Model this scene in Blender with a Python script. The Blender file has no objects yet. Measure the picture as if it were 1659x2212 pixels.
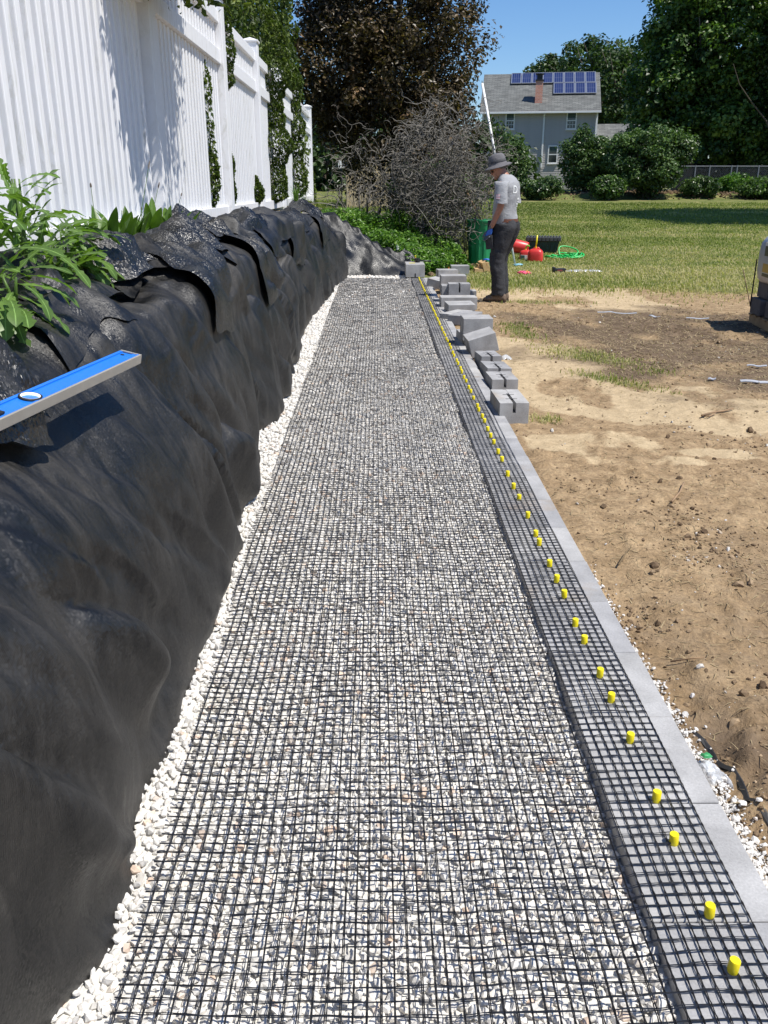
import bpy, bmesh, math, random
import numpy as np
from mathutils import Vector, Matrix, Euler
R = math.radians
random.seed(7)
rng = np.random.default_rng(11)
scene = bpy.context.scene

# ---------------- camera, world, sun, exposure ----------------
EYE = 1.42                      # camera height above the dirt (m)
FPX = 1850.0                    # focal length, in units of a 1659-wide picture
PITCH = math.atan(701 / FPX)
YAW = math.atan(14.5 * math.cos(PITCH) / FPX)
cam_data = bpy.data.cameras.new('camera')
cam = bpy.data.objects.new('camera', cam_data)
scene.collection.objects.link(cam)
cam.location = (0, 0, EYE)
cam.rotation_euler = (R(90) - PITCH, 0, -YAW)
cam_data.sensor_fit = 'HORIZONTAL'
cam_data.sensor_width = 36
cam_data.lens = 36 * FPX / 1659
cam_data.clip_start = 0.05
cam_data.clip_end = 3000
scene.camera = cam

SUN_EL, SUN_AZ = R(61), R(-28)      # azimuth measured from +X towards +Y
world = bpy.data.worlds.new('World')
scene.world = world
world.use_nodes = True
wn = world.node_tree
wn.nodes.clear()
w_out = wn.nodes.new('ShaderNodeOutputWorld')
w_bg = wn.nodes.new('ShaderNodeBackground')
w_sky = wn.nodes.new('ShaderNodeTexSky')
w_sky.sky_type = 'NISHITA'
w_sky.sun_disc = False
w_sky.sun_elevation = SUN_EL
w_sky.sun_rotation = R(90) - SUN_AZ
w_sky.altitude = 0
w_sky.air_density = 1.0
w_sky.dust_density = 0.3
w_sky.ozone_density = 3.0
w_bg.inputs['Strength'].default_value = 0.092
w_hs = wn.nodes.new('ShaderNodeHueSaturation'); w_hs.inputs['Saturation'].default_value = 1.18
w_tn = wn.nodes.new('ShaderNodeMix'); w_tn.data_type = 'RGBA'; w_tn.blend_type = 'MULTIPLY'; w_tn.inputs[0].default_value = 1.0; w_tn.inputs[7].default_value = (0.88, 0.975, 1.13, 1)
wn.links.new(w_sky.outputs[0], w_hs.inputs['Color']); wn.links.new(w_hs.outputs[0], w_tn.inputs[6])
wn.links.new(w_tn.outputs[2], w_bg.inputs[0])
wn.links.new(w_bg.outputs[0], w_out.inputs[0])

sun_data = bpy.data.lights.new('sun', 'SUN')
sun_data.energy = 4.6
sun_data.angle = R(0.5)
sun_data.color = (1.0, 0.955, 0.88)
sun = bpy.data.objects.new('sun', sun_data)
scene.collection.objects.link(sun)
SUN_DIR = Vector((math.cos(SUN_EL) * math.cos(SUN_AZ), math.cos(SUN_EL) * math.sin(SUN_AZ), math.sin(SUN_EL)))
sun.rotation_euler = SUN_DIR.to_track_quat('Z', 'Y').to_euler()
sun.location = (10, -5, 20)

scene.view_settings.view_transform = 'Standard'
scene.view_settings.look = 'None'
scene.view_settings.gamma = 1
scene.view_settings.exposure = 0.44
scene.view_settings.use_curve_mapping = False
scene.cycles.max_bounces = 6
scene.cycles.transparent_max_bounces = 12

# ---------------- survey helper: a pixel of the 1659-wide picture to a point ----------------
_cr = Euler(cam.rotation_euler).to_matrix()
def ray(px, py):
    return (_cr @ Vector(((px - 829.5) / FPX, -(py - 1106) / FPX, -1))).normalized()
def G(px, py, z=0.0):
    d = ray(px, py); t = (z - EYE) / d.z
    return Vector((d.x * t, d.y * t, z))
def V(px, py, Y):
    d = ray(px, py); t = Y / d.y
    return Vector((d.x * t, Y, EYE + d.z * t))
def VX(px, py, X):
    d = ray(px, py); t = X / d.x
    return Vector((X, d.y * t, EYE + d.z * t))

# ---------------- noise ----------------
def _h(ix, iy, seed):
    n = (ix.astype(np.int64) * 374761393 + iy.astype(np.int64) * 668265263 + seed * 1274126177) & 0xffffffff
    n = ((n ^ (n >> 13)) * 1274126177) & 0xffffffff
    n = n ^ (n >> 16)
    return (n & 0xffff) / 65535.0 * 2 - 1
def vnoise(x, y, seed=0):
    x = np.asarray(x, float); y = np.asarray(y, float)
    ix = np.floor(x); iy = np.floor(y); fx = x - ix; fy = y - iy
    u = fx * fx * fx * (fx * (fx * 6 - 15) + 10); v = fy * fy * fy * (fy * (fy * 6 - 15) + 10)
    a = _h(ix, iy, seed); b = _h(ix + 1, iy, seed); c = _h(ix, iy + 1, seed); d = _h(ix + 1, iy + 1, seed)
    return (a * (1 - u) + b * u) * (1 - v) + (c * (1 - u) + d * u) * v
def fbm(x, y, oc=4, seed=0, gain=0.5):
    s = 0; a = 1; t = 0
    for k in range(oc):
        s = s + a * vnoise(x * 2 ** k + 17.3 * k, y * 2 ** k - 9.1 * k, seed + k); t += a; a *= gain
    return s / t
def sstep(a, b, x):
    t = np.clip((np.asarray(x, float) - a) / (b - a), 0, 1)
    return t * t * (3 - 2 * t)

# ---------------- objects ----------------
COL = scene.collection
def mesh_np(name, v, f, mats=None, parent=None, smooth=False, midx=None, attrs=None, uv=None):
    """v (n,3); f (m,3) or (m,4) array, or a list of arrays with different widths"""
    v = np.asarray(v, np.float32)
    fl = f if isinstance(f, list) and len(f) and isinstance(f[0], np.ndarray) else [np.asarray(f, np.int32)]
    me = bpy.data.meshes.new(name)
    nv = len(v)
    loops = np.concatenate([a.reshape(-1) for a in fl]).astype(np.int32)
    tot = np.concatenate([np.full(len(a), a.shape[1], np.int32) for a in fl])
    st = np.concatenate([[0], np.cumsum(tot)[:-1]]).astype(np.int32)
    me.vertices.add(nv); me.vertices.foreach_set('co', v.reshape(-1))
    me.loops.add(len(loops)); me.loops.foreach_set('vertex_index', loops)
    me.polygons.add(len(tot)); me.polygons.foreach_set('loop_start', st); me.polygons.foreach_set('loop_total', tot)
    if midx is not None: me.polygons.foreach_set('material_index', np.asarray(midx, np.int32))
    me.polygons.foreach_set('use_smooth', np.full(len(tot), bool(smooth)))
    me.update(calc_edges=True)
    if attrs:
        for k, a in attrs.items():
            at = me.attributes.new(k, 'FLOAT', 'POINT'); at.data.foreach_set('value', np.asarray(a, np.float32))
    if uv is not None:
        l = me.uv_layers.new(name='UVMap'); l.data.foreach_set('uv', np.asarray(uv, np.float32)[loops].reshape(-1))
    for m in (mats if isinstance(mats, (list, tuple)) else [mats]):
        if m is not None: me.materials.append(m)
    return link(name, me, parent)
def link(name, me, parent=None):
    o = bpy.data.objects.new(name, me); COL.objects.link(o)
    if parent is not None: o.parent = parent
    return o
def tag(o, label=None, cat=None, group=None, kind=None):
    if label: o['label'] = label
    if cat: o['category'] = cat
    if group: o['group'] = group
    if kind: o['kind'] = kind
    return o
def thing(name, label, cat, loc=(0, 0, 0), rz=0, group=None):
    o = bpy.data.objects.new(name, None); COL.objects.link(o)
    o.location = loc; o.rotation_euler = (0, 0, rz); o.empty_display_size = 0.1
    return tag(o, label, cat, group)

class MB:
    """collects shapes, then becomes ONE mesh"""
    def __init__(s): s.v = []; s.f = []; s.m = []; s.cur = 0
    def mat(s, i): s.cur = i; return s
    def add(s, vs, fs, M=None):
        n = len(s.v)
        for p in vs:
            p = Vector(p); s.v.append(M @ p if M is not None else p)
        for f in fs: s.f.append([n + i for i in f]); s.m.append(s.cur)
        return s
    def box(s, c, d, M=None, rot=None, bev=0.0):
        x, y, z = d[0] / 2, d[1] / 2, d[2] / 2
        T = Matrix.Translation(Vector(c))
        if rot is not None: T = T @ Euler(rot).to_matrix().to_4x4()
        if M is not None: T = M @ T
        if bev <= 0:
            vs = [(-x, -y, -z), (x, -y, -z), (x, y, -z), (-x, y, -z), (-x, -y, z), (x, -y, z), (x, y, z), (-x, y, z)]
            return s.add(vs, [(0, 3, 2, 1), (4, 5, 6, 7), (0, 1, 5, 4), (1, 2, 6, 5), (2, 3, 7, 6), (3, 0, 4, 7)], T)
        bm = bmesh.new(); bmesh.ops.create_cube(bm, size=1.0)
        for v in bm.verts: v.co = Vector((v.co.x * d[0], v.co.y * d[1], v.co.z * d[2]))
        bmesh.ops.bevel(bm, geom=bm.edges[:], offset=bev, segments=2, affect='EDGES', profile=0.6)
        s.bm(bm, T); bm.free(); return s
    def bm(s, bm, T=None):
        bm.verts.index_update()
        return s.add([v.co.copy() for v in bm.verts], [[v.index for v in f.verts] for f in bm.faces], T)
    def tube(s, pts, r, n=8, caps=True, M=None):
        pts = [Vector(p) for p in pts]; rr = r if isinstance(r, (list, tuple)) else [r] * len(pts)
        vs = []; fs = []; up = Vector((0.13, 0.21, 0.97)); pu = None
        for i, p in enumerate(pts):
            t = (pts[min(i + 1, len(pts) - 1)] - pts[max(i - 1, 0)])
            if t.length < 1e-9: t = Vector((0, 0, 1))
            t.normalize()
            a = pu if pu is not None else (up if abs(t.dot(up)) < 0.95 else Vector((1, 0, 0)))
            a = a - t * a.dot(t)
            if a.length < 1e-6: a = t.orthogonal()
            a.normalize(); pu = a; b = t.cross(a)
            for k in range(n):
                w = 2 * math.pi * k / n
                vs.append(p + (a * math.cos(w) + b * math.sin(w)) * rr[i])
        for i in range(len(pts) - 1):
            for k in range(n):
                fs.append((i * n + k, i * n + (k + 1) % n, (i + 1) * n + (k + 1) % n, (i + 1) * n + k))
        if caps: fs.append(tuple(range(n - 1, -1, -1))); fs.append(tuple(range((len(pts) - 1) * n, len(pts) * n)))
        return s.add(vs, fs, M)
    def loft(s, rings, caps=True, M=None):
        n = len(rings[0]); vs = [p for r in rings for p in r]; fs = []
        for i in range(len(rings) - 1):
            for k in range(n):
                fs.append((i * n + k, i * n + (k + 1) % n, (i + 1) * n + (k + 1) % n, (i + 1) * n + k))
        if caps: fs.append(tuple(range(n - 1, -1, -1))); fs.append(tuple(range((len(rings) - 1) * n, len(rings) * n)))
        return s.add(vs, fs, M)
    def lathe(s, prof, n=16, M=None, caps=True):
        return s.loft([[(r * math.cos(2 * math.pi * k / n), r * math.sin(2 * math.pi * k / n), z) for k in range(n)] for r, z in prof], caps, M)
    def quad(s, a, b, c, d): return s.add([a, b, c, d], [(0, 1, 2, 3)])
    def build(s, name, mats, parent=None, smooth=False, angle=None):
        me = bpy.data.meshes.new(name)
        me.from_pydata([tuple(p) for p in s.v], [], s.f)
        for m in (mats if isinstance(mats, (list, tuple)) else [mats]): me.materials.append(m)
        me.polygons.foreach_set('material_index', s.m)
        me.polygons.foreach_set('use_smooth', [bool(smooth)] * len(s.f))
        me.update()
        if smooth and angle:
            me.set_sharp_from_angle(angle=angle)
        return link(name, me, parent)

def dup(root, loc, rz=None, label=None, group=None):
    c = root.copy(); COL.objects.link(c); c.location = loc
    if rz is not None: c.rotation_euler = (0, 0, rz)
    if label: c['label'] = label
    if group: c['group'] = group
    for ch in list(root.children):
        d = ch.copy(); COL.objects.link(d); d.parent = c
        for g in list(ch.children):
            e = g.copy(); COL.objects.link(e); e.parent = d
    return c

# ---------------- materials ----------------
def new_mat(name):
    m = bpy.data.materials.new(name); m.use_nodes = True
    nt = m.node_tree; b = nt.nodes['Principled BSDF']
    return m, nt, b
def N(nt, t, **kw):
    n = nt.nodes.new(t)
    for k, v in kw.items():
        if k.startswith('i_'):
            key = k[2:].replace('_', ' ')
            n.inputs[int(key) if key.isdigit() else key].default_value = v
        else: setattr(n, k, v)
    return n
def ramp(nt, src, stops, interp='LINEAR'):
    r = nt.nodes.new('ShaderNodeValToRGB'); e = r.color_ramp; e.interpolation = interp
    while len(e.elements) < len(stops): e.elements.new(0.5)
    for i, (p, c) in enumerate(stops):
        e.elements[i].position = p; e.elements[i].color = (*c, 1) if len(c) == 3 else c
    nt.links.new(src, r.inputs[0]); return r.outputs[0]
def mixc(nt, fac, a, b, mode='MIX'):
    n = nt.nodes.new('ShaderNodeMix'); n.data_type = 'RGBA'; n.blend_type = mode
    for s, i in ((fac, 0), (a, 6), (b, 7)):
        if isinstance(s, (int, float)): n.inputs[i].default_value = s
        elif isinstance(s, tuple): n.inputs[i].default_value = (*s, 1) if len(s) == 3 else s
        else: nt.links.new(s, n.inputs[i])
    return n.outputs[2]
def noise_tex(nt, vec, scale, detail=4, rough=0.55, dist=0.0):
    n = N(nt, 'ShaderNodeTexNoise'); n.inputs['Scale'].default_value = scale
    n.inputs['Detail'].default_value = detail; n.inputs['Roughness'].default_value = rough; n.inputs['Distortion'].default_value = dist
    if vec is not None: nt.links.new(vec, n.inputs['Vector'])
    return n.outputs['Fac']
def coord(nt, kind='Object', scale=None):
    c = N(nt, 'ShaderNodeTexCoord').outputs[kind]
    if scale is not None:
        mp = N(nt, 'ShaderNodeMapping'); mp.inputs['Scale'].default_value = scale
        nt.links.new(c, mp.inputs[0]); return mp.outputs[0]
    return c
def bump(nt, b, h, strength=0.4, dist=0.01, prev=None):
    n = N(nt, 'ShaderNodeBump'); n.inputs['Strength'].default_value = strength; n.inputs['Distance'].default_value = dist
    nt.links.new(h, n.inputs['Height'])
    if prev is not None: nt.links.new(prev, n.inputs['Normal'])
    nt.links.new(n.outputs[0], b.inputs['Normal']); return n.outputs[0]
def simple(name, col, rough=0.6, var=0.15, scale=8, metal=0.0, bmp=0.0, bscale=60, spec=0.5, kind='Object', trans=None, objvar=0.0):
    m, nt, b = new_mat(name)
    c = coord(nt, kind)
    f = noise_tex(nt, c, scale, 5)
    lo = tuple(x * (1 - var) for x in col); hi = tuple(min(1, x * (1 + var)) for x in col)
    out = ramp(nt, f, [(0.3, lo), (0.7, hi)])
    if objvar:
        oi = N(nt, 'ShaderNodeObjectInfo')
        v = ramp(nt, oi.outputs['Random'], [(0, (1 - objvar,) * 3), (1, (1 + objvar,) * 3)])
        out = mixc(nt, 1.0, out, v, 'MULTIPLY')
    nt.links.new(out, b.inputs['Base Color'])
    b.inputs['Roughness'].default_value = rough; b.inputs['Metallic'].default_value = metal
    b.inputs['Specular IOR Level'].default_value = spec
    if bmp: bump(nt, b, noise_tex(nt, c, bscale, 4), bmp, 0.01)
    return m
def leaf_mat(name, dark, light, transl=0.35, rough=0.45, extra=None, spec=0.35):
    """leaf colour varies with the 'tint' attribute of each leaf"""
    m, nt, b = new_mat(name)
    a = N(nt, 'ShaderNodeAttribute', attribute_name='tint')
    st = [(0, dark), (1, light)] if extra is None else [(0, dark), (0.72, light), (1, extra)]
    c = ramp(nt, a.outputs['Fac'], st)
    nt.links.new(c, b.inputs['Base Color']); b.inputs['Roughness'].default_value = rough
    b.inputs['Specular IOR Level'].default_value = spec
    tr = N(nt, 'ShaderNodeBsdfTranslucent')
    tc = mixc(nt, 1.0, c, (1.2, 1.5, 0.5), 'MULTIPLY'); nt.links.new(tc, tr.inputs[0])
    mx = N(nt, 'ShaderNodeMixShader'); mx.inputs[0].default_value = transl
    nt.links.new(b.outputs[0], mx.inputs[1]); nt.links.new(tr.outputs[0], mx.inputs[2])
    nt.links.new(mx.outputs[0], nt.nodes['Material Output'].inputs[0])
    return m
def leaves(name, pos, nrm, size, mat, parent=None, aspect=0.55, tint=None, seed=0, fold=0.25):
    """one small folded leaf (4 vertices, 2 triangles) at every position"""
    r = np.random.default_rng(seed); n = len(pos)
    nrm = nrm / (np.linalg.norm(nrm, axis=1, keepdims=True) + 1e-9)
    t = r.normal(size=(n, 3)); t -= nrm * np.sum(t * nrm, 1, keepdims=True); t /= np.linalg.norm(t, axis=1, keepdims=True) + 1e-9
    b = np.cross(nrm, t)
    sz = (size * r.uniform(0.6, 1.4, n) if np.isscalar(size) else size)[:, None]
    L = t * sz; W = b * sz * aspect * 0.5
    f = nrm * sz * fold * 0.5
    v = np.stack([pos - L * 0.5, pos + W + f, pos + L * 0.5, pos - W + f], 1).reshape(-1, 3)
    i = np.arange(n)[:, None] * 4
    faces = np.concatenate([i + np.array([[0, 1, 2]]), i + np.array([[0, 2, 3]])])
    tt = r.random(n) if tint is None else tint
    return mesh_np(name, v, faces, mat, parent, attrs={'tint': np.repeat(tt, 4)})
def fold(p, sharp=1.0):
    """rounded ridges, sharp valleys, 0..1"""
    return np.abs(np.sin(math.pi * p)) ** sharp
def billow(x, y, oc=3, seed=0, gain=.5):
    s = 0; a = 1; t = 0
    for k in range(oc):
        s = s + a * np.minimum(np.abs(vnoise(x * 2 ** k + 7 * k, y * 2 ** k + 3 * k, seed + k)) * 2.2, 1.0); t += a; a *= gain
    return s / t
# ---------------- the ground ----------------
WALL_L, WALL_R, WALL_Z = 0.545, 0.815, 0.05      # block wall: back edge, front edge, top
WALL_END = 14.3
def blob(x, y, cx, cy, rx, ry, soft=.35, seed=0, rot=0.0, jit=.35, js=.9):
    c, s = math.cos(rot), math.sin(rot)
    dx, dy = x - cx, y - cy
    u = (dx * c + dy * s) / rx; v = (-dx * s + dy * c) / ry
    return sstep(1 + soft, 1 - soft, np.hypot(u, v) + jit * fbm(x * js, y * js, 4, seed))
def terrain_base(x, y):
    lawn = 0.030 * np.maximum(y - 17, 0) * (y < 60) + 0.030 * 43 * (y >= 60)
    lawn = np.where(y > 60, 1.29, lawn)
    bank = 1.10 * sstep(-1.0, -1.32, x + .0 * y) * sstep(21.5, 19.5, y) * sstep(-30, -4, y + 0 * x)
    bank = np.maximum(bank, 0.75 * sstep(-.45, -1.4, x) * sstep(17.5, 15.2, y) * (y > 14.6))
    weed = 0.50 * sstep(15.0, 17.4, y) * sstep(1.6, .3, x) * sstep(-3, -1, x + 0 * y) * sstep(22, 18, y)
    trench = -0.10 * (x > -1.2) * sstep(.70, .62, x) * sstep(15.2, 15.0, y)
    return np.maximum(np.maximum(lawn, bank), weed) + trench
def m_grass(x, y):
    g = sstep(11.6, 15.5, y + 1.6 * fbm(x * .35, y * .35, 4, 70) + .25 * np.minimum(x - 3.4, 2.5) * (x > 3.4) - .0 * x)
    g = g * sstep(-1, 1.0, x + 20)
    p = np.zeros_like(x)
    for (px, py, rx, ry, rot) in ((1265, 770, .28, .75, .5), (1175, 905, .11, .12, 0), (1350, 830, .12, .45, .6), (1130, 720, .2, .5, 0), (1160, 590, .55, .35, 0), (1170, 655, .5, .2, 0)):
        c = G(px, py); p = np.maximum(p, .50 * blob(x, y, c.x, c.y, rx, ry, .6, 71, rot, .6, 2.2))
    left = sstep(13.2, 14.6, y) * (x < 1.3)
    return np.clip(np.maximum(np.maximum(g, p), left), 0, 1)
def m_sand(x, y):
    p = np.zeros_like(x)
    for (px, py, rx, ry, rot) in ((1180, 625, 1.5, 1.7, 0), (1060, 600, .7, 1.2, 0), (1290, 655, .8, .8, 0), (1170, 790, .50, 1.7, .12), (1250, 860, .38, .9, .4), (1390, 880, .42, .60, .6),
                                  (1480, 850, .3, .25, 0), (1620, 890, .28, .35, 0), (1640, 925, .5, .25, 0), (1200, 960, .2, .25, 0), (1300, 960, .40, .30, .3), (1400, 1000, .35, .12, 0), (1560, 980, .3, .12, 0)):
        c = G(px, py); p = np.maximum(p, blob(x, y, c.x, c.y, rx, ry, .3, 73, rot, .45, 1.5))
    return np.clip(p, 0, 1) * (1 - .75 * sstep(.1, .5, fbm(x * 2.1, y * 1.1, 4, 79)))
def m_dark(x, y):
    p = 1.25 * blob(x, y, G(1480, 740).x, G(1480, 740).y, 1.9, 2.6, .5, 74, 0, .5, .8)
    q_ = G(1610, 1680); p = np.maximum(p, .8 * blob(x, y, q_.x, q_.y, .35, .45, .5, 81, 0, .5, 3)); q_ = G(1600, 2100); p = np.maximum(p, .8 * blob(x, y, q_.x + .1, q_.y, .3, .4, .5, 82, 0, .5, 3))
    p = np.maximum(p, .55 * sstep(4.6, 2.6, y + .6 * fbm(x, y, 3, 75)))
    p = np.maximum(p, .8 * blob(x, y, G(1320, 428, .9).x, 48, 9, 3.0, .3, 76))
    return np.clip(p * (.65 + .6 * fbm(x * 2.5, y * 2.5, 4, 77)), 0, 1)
def axis(segs):
    o = []
    for a, b, st in segs: o.append(np.arange(a, b, st))
    return np.concatenate(o + [[segs[-1][1]]])
gx = axis([(-500, -60, 55), (-60, -8, 4), (-8, -2, .5), (-2, .6, .13), (.6, 2.6, .018), (2.6, 5.5, .045), (5.5, 12, .18), (12, 60, 2), (60, 500, 55)])
gy = axis([(-8, .8, 1.1), (.8, 4.5, .018), (4.5, 9, .026), (9, 16, .05), (16, 34, .22), (34, 70, .7), (70, 900, 40)])
GX, GY = np.meshgrid(gx, gy)
gz = terrain_base(GX, GY)
near = sstep(18, 11, GY) * sstep(.80, .90, GX) * sstep(12, 6, GX)
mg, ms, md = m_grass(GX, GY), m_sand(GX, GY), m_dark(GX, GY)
rough = (1 - .75 * ms) * (.45 + .8 * sstep(-.4, .5, fbm(GX * .9, GY * .9, 3, 22)))
clod = np.maximum(fbm(GX * 14, GY * 14, 3, 23), 0) ** 1.3
ridge = billow(GX * 5 + .5 * fbm(GX * 2, GY * 2, 2, 24), GY * 6, 3, 25) if 'billow' in globals() else 0
gz = gz + near * (.035 * fbm(GX * .8, GY * .8, 3, 20) + rough * (.050 * clod + .012 * fbm(GX * 9, GY * 9, 3, 26)) + .006 * fbm(GX * 22, GY * 22, 2, 27))
# tyre tread marks in the sand
tr = sstep(.25, .05, np.abs((GX - 1.9) - .22 * (GY - 10) * .2)) * sstep(8.6, 9.4, GY) * sstep(13, 12, GY)
gz = gz + near * .010 * tr * np.sin(GY * 34 + GX * 8)
# trench of loose soil at the front of the wall, near end
gz = gz - .045 * sstep(.16, .03, np.abs(GX - .90)) * sstep(3.6, 2.2, GY) * (GX > .82)
gz = gz + .22 * blob(GX, GY, G(1320, 428, .9).x, 48, 9, 1.6, .35, 78) * (1 + .5 * fbm(GX * 1.2, GY * 1.6, 3, 29))
ii = np.arange(len(gy) - 1)[:, None] * len(gx) + np.arange(len(gx) - 1)[None, :]
gf = np.stack([ii, ii + 1, ii + 1 + len(gx), ii + len(gx)], -1).reshape(-1, 4)

def _ground_mat():
    m, nt, b = new_mat('earth_and_lawn')
    ob = coord(nt, 'Object')
    at = {k: N(nt, 'ShaderNodeAttribute', attribute_name=k).outputs['Fac'] for k in ('grass', 'sand', 'dark')}
    n1 = noise_tex(nt, ob, 1.4, 6, .65); n2 = noise_tex(nt, ob, 9, 7, .7, .4); n3 = noise_tex(nt, ob, 60, 5, .7)
    soil = ramp(nt, n2, [(.3, (.20, .138, .078)), (.5, (.325, .232, .138)), (.72, (.45, .335, .205))])
    soil = mixc(nt, 1.0, soil, ramp(nt, n3, [(.3, (.62, .62, .62)), (.7, (1.25, 1.22, 1.15))]), 'MULTIPLY')
    sand = ramp(nt, n2, [(.3, (.38, .285, .17)), (.7, (.56, .435, .27))])
    sand = mixc(nt, 1.0, sand, ramp(nt, n3, [(.3, (.82, .82, .82)), (.7, (1.1, 1.1, 1.1))]), 'MULTIPLY')
    def edge(a, lo=.42, hi=.58):
        s = N(nt, 'ShaderNodeMath', operation='ADD'); nt.links.new(a, s.inputs[0])
        t = N(nt, 'ShaderNodeMath', operation='MULTIPLY_ADD'); nt.links.new(n2, t.inputs[0]); t.inputs[1].default_value = .7; t.inputs[2].default_value = -.35
        nt.links.new(t.outputs[0], s.inputs[1])
        return ramp(nt, s.outputs[0], [(lo, (0, 0, 0)), (hi, (1, 1, 1))])
    c = mixc(nt, edge(at['sand'], .3, .62), soil, sand)
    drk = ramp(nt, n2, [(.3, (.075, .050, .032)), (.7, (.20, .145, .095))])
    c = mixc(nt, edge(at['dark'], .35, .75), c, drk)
    grs = ramp(nt, n1, [(.3, (.075, .10, .026)), (.5, (.14, .16, .048)), (.68, (.27, .235, .10))])
    grs = mixc(nt, 1.0, grs, ramp(nt, n3, [(.3, (.6, .6, .6)), (.7, (1.3, 1.3, 1.3))]), 'MULTIPLY')
    c = mixc(nt, edge(at['grass'], .35, .6), c, grs)
    nt.links.new(c, b.inputs['Base Color']); b.inputs['Roughness'].default_value = .95; b.inputs['Specular IOR Level'].default_value = .15
    p = bump(nt, b, n2, .55, .05); bump(nt, b, n3, .6, .010, p)
    return m
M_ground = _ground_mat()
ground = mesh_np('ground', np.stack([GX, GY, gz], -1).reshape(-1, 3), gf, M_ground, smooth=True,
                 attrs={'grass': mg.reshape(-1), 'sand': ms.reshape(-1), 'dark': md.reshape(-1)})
tag(ground, kind='structure')
def gheight(x, y):
    x = np.asarray(x, float); y = np.asarray(y, float)
    i = np.clip(np.searchsorted(gx, x) - 1, 0, len(gx) - 2); j = np.clip(np.searchsorted(gy, y) - 1, 0, len(gy) - 2)
    fx = (x - gx[i]) / (gx[i + 1] - gx[i]); fy = (y - gy[j]) / (gy[j + 1] - gy[j])
    return (gz[j, i] * (1 - fx) + gz[j, i + 1] * fx) * (1 - fy) + (gz[j + 1, i] * (1 - fx) + gz[j + 1, i + 1] * fx) * fy
def gh(x, y): return float(gheight(x, y))

# ---- grass blades, straw, clods and pebbles: nobody could count them ----
M_blade = leaf_mat('grass_blade', (.07, .11, .020), (.26, .29, .075), .3, .5, (.50, .43, .22), .2)
M_straw = leaf_mat('dry_straw', (.20, .145, .085), (.44, .35, .21), .15, .7, None, .1)
def blades(name, xy, h, w, mat, tint, lean=.5, flat=False, seed=1, dz=0.0):
    r = np.random.default_rng(seed); n = len(xy)
    z = gheight(xy[:, 0], xy[:, 1]) + dz
    a = r.uniform(0, 2 * math.pi, n); d = np.stack([np.cos(a), np.sin(a), 0 * a], 1)
    s = np.stack([-np.sin(a), np.cos(a), 0 * a], 1)
    b = np.stack([xy[:, 0], xy[:, 1], z - .004 + (0.006 if flat else 0)], 1)
    hh = h * r.uniform(.5, 1.4, n)[:, None]
    up = np.array([[0, 0, 1.0]])
    ln = r.uniform(.1, 1, n)[:, None] * lean
    if flat:
        el = np.clip(r.normal(.06, .16, n), -.06, .9)[:, None]
        tip = b + (d * np.cos(el) + up * np.sin(el)) * hh; mid = (b + tip) / 2 + up * hh * .05
    else:
        mid = b + (up * .6 + d * ln * .25) * hh; tip = b + (up * (1 - ln * .25) + d * ln) * hh
    W = (w * r.uniform(.6, 1.4, n))[:, None] * s * .5
    v = np.stack([b - W, b + W, mid + W * .7, mid - W * .7, tip], 1).reshape(-1, 3)
    i = np.arange(n)[:, None] * 5
    return mesh_np(name, v, [i + np.array([[0, 1, 2, 3]]), i + np.array([[3, 2, 4]])], mat, attrs={'tint': np.repeat(np.clip(tint, 0, 1), 5)})
def scatter(n, x0, x1, y0, y1, dens, seed, fan=True):
    """random points; with fan, thinner with distance"""
    r = np.random.default_rng(seed)
    y = y0 * (y1 / y0) ** r.random(n) if fan else r.uniform(y0, y1, n)
    x = x0 + (x1 - x0) * r.random(n)
    if fan: x = np.where(r.random(n) < .0, x, x0 + (np.minimum(.50 * y + .6, x1) - x0) * r.random(n))
    k = r.random(n) < dens(x, y)
    return np.stack([x[k], y[k]], 1)
def d_lawn(x, y): return m_grass(x, y) * (x > .95) * (y < 45)
xy = scatter(190000, .95, 20, 4.5, 42, d_lawn, 5)
yel = .58 + .60 * fbm(xy[:, 0] * .35, xy[:, 1] * .30, 4, 88) + .55 * sstep(21, 15, xy[:, 1]) * (xy[:, 1] > 11.5) + .5 * sstep(.1, .5, fbm(xy[:, 0] * .2, xy[:, 1] * .5, 3, 89))
tag(blades('lawn_grass', xy, .030 + .018 * sstep(18, 13, xy[:, 1])[:, None] * sstep(11, 13, xy[:, 1])[:, None] + .0008 * xy[:, 1][:, None], .003 + .0008 * xy[:, 1], M_blade, yel * rng.uniform(.55, 1.25, len(xy)), .9, seed=6),
    'mown lawn grass, dry and yellowish near the dirt and greener towards the house', 'grass', kind='stuff')
def d_straw(x, y): return np.clip((1 - m_grass(x, y) * .7) * (.10 + 1.0 * m_dark(x, y) * (y > 5) + .25 * sstep(0, .5, fbm(x * 1.5, y * 1.5, 3, 91))), 0, 1) * (1 - .75 * m_sand(x, y)) * (x > .86)
xy = scatter(90000, .86, 9, 1.3, 17, lambda x, y: d_straw(x, y) * (.30 + .7 * sstep(4, 8, y)), 8)
tag(blades('straw_litter', xy, .030 + .003 * xy[:, 1][:, None], .0016 + .0006 * xy[:, 1], M_straw, rng.random(len(xy)), flat=True, seed=9),
    'dead grass and straw litter scattered over the disturbed soil', 'straw', kind='stuff')
ICO = None
def ico_template():
    bm = bmesh.new(); bmesh.ops.create_icosphere(bm, subdivisions=1, radius=1)
    v = np.array([v.co[:] for v in bm.verts]); f = np.array([[q.index for q in p.verts] for p in bm.faces]); bm.free()
    return v, f
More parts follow.
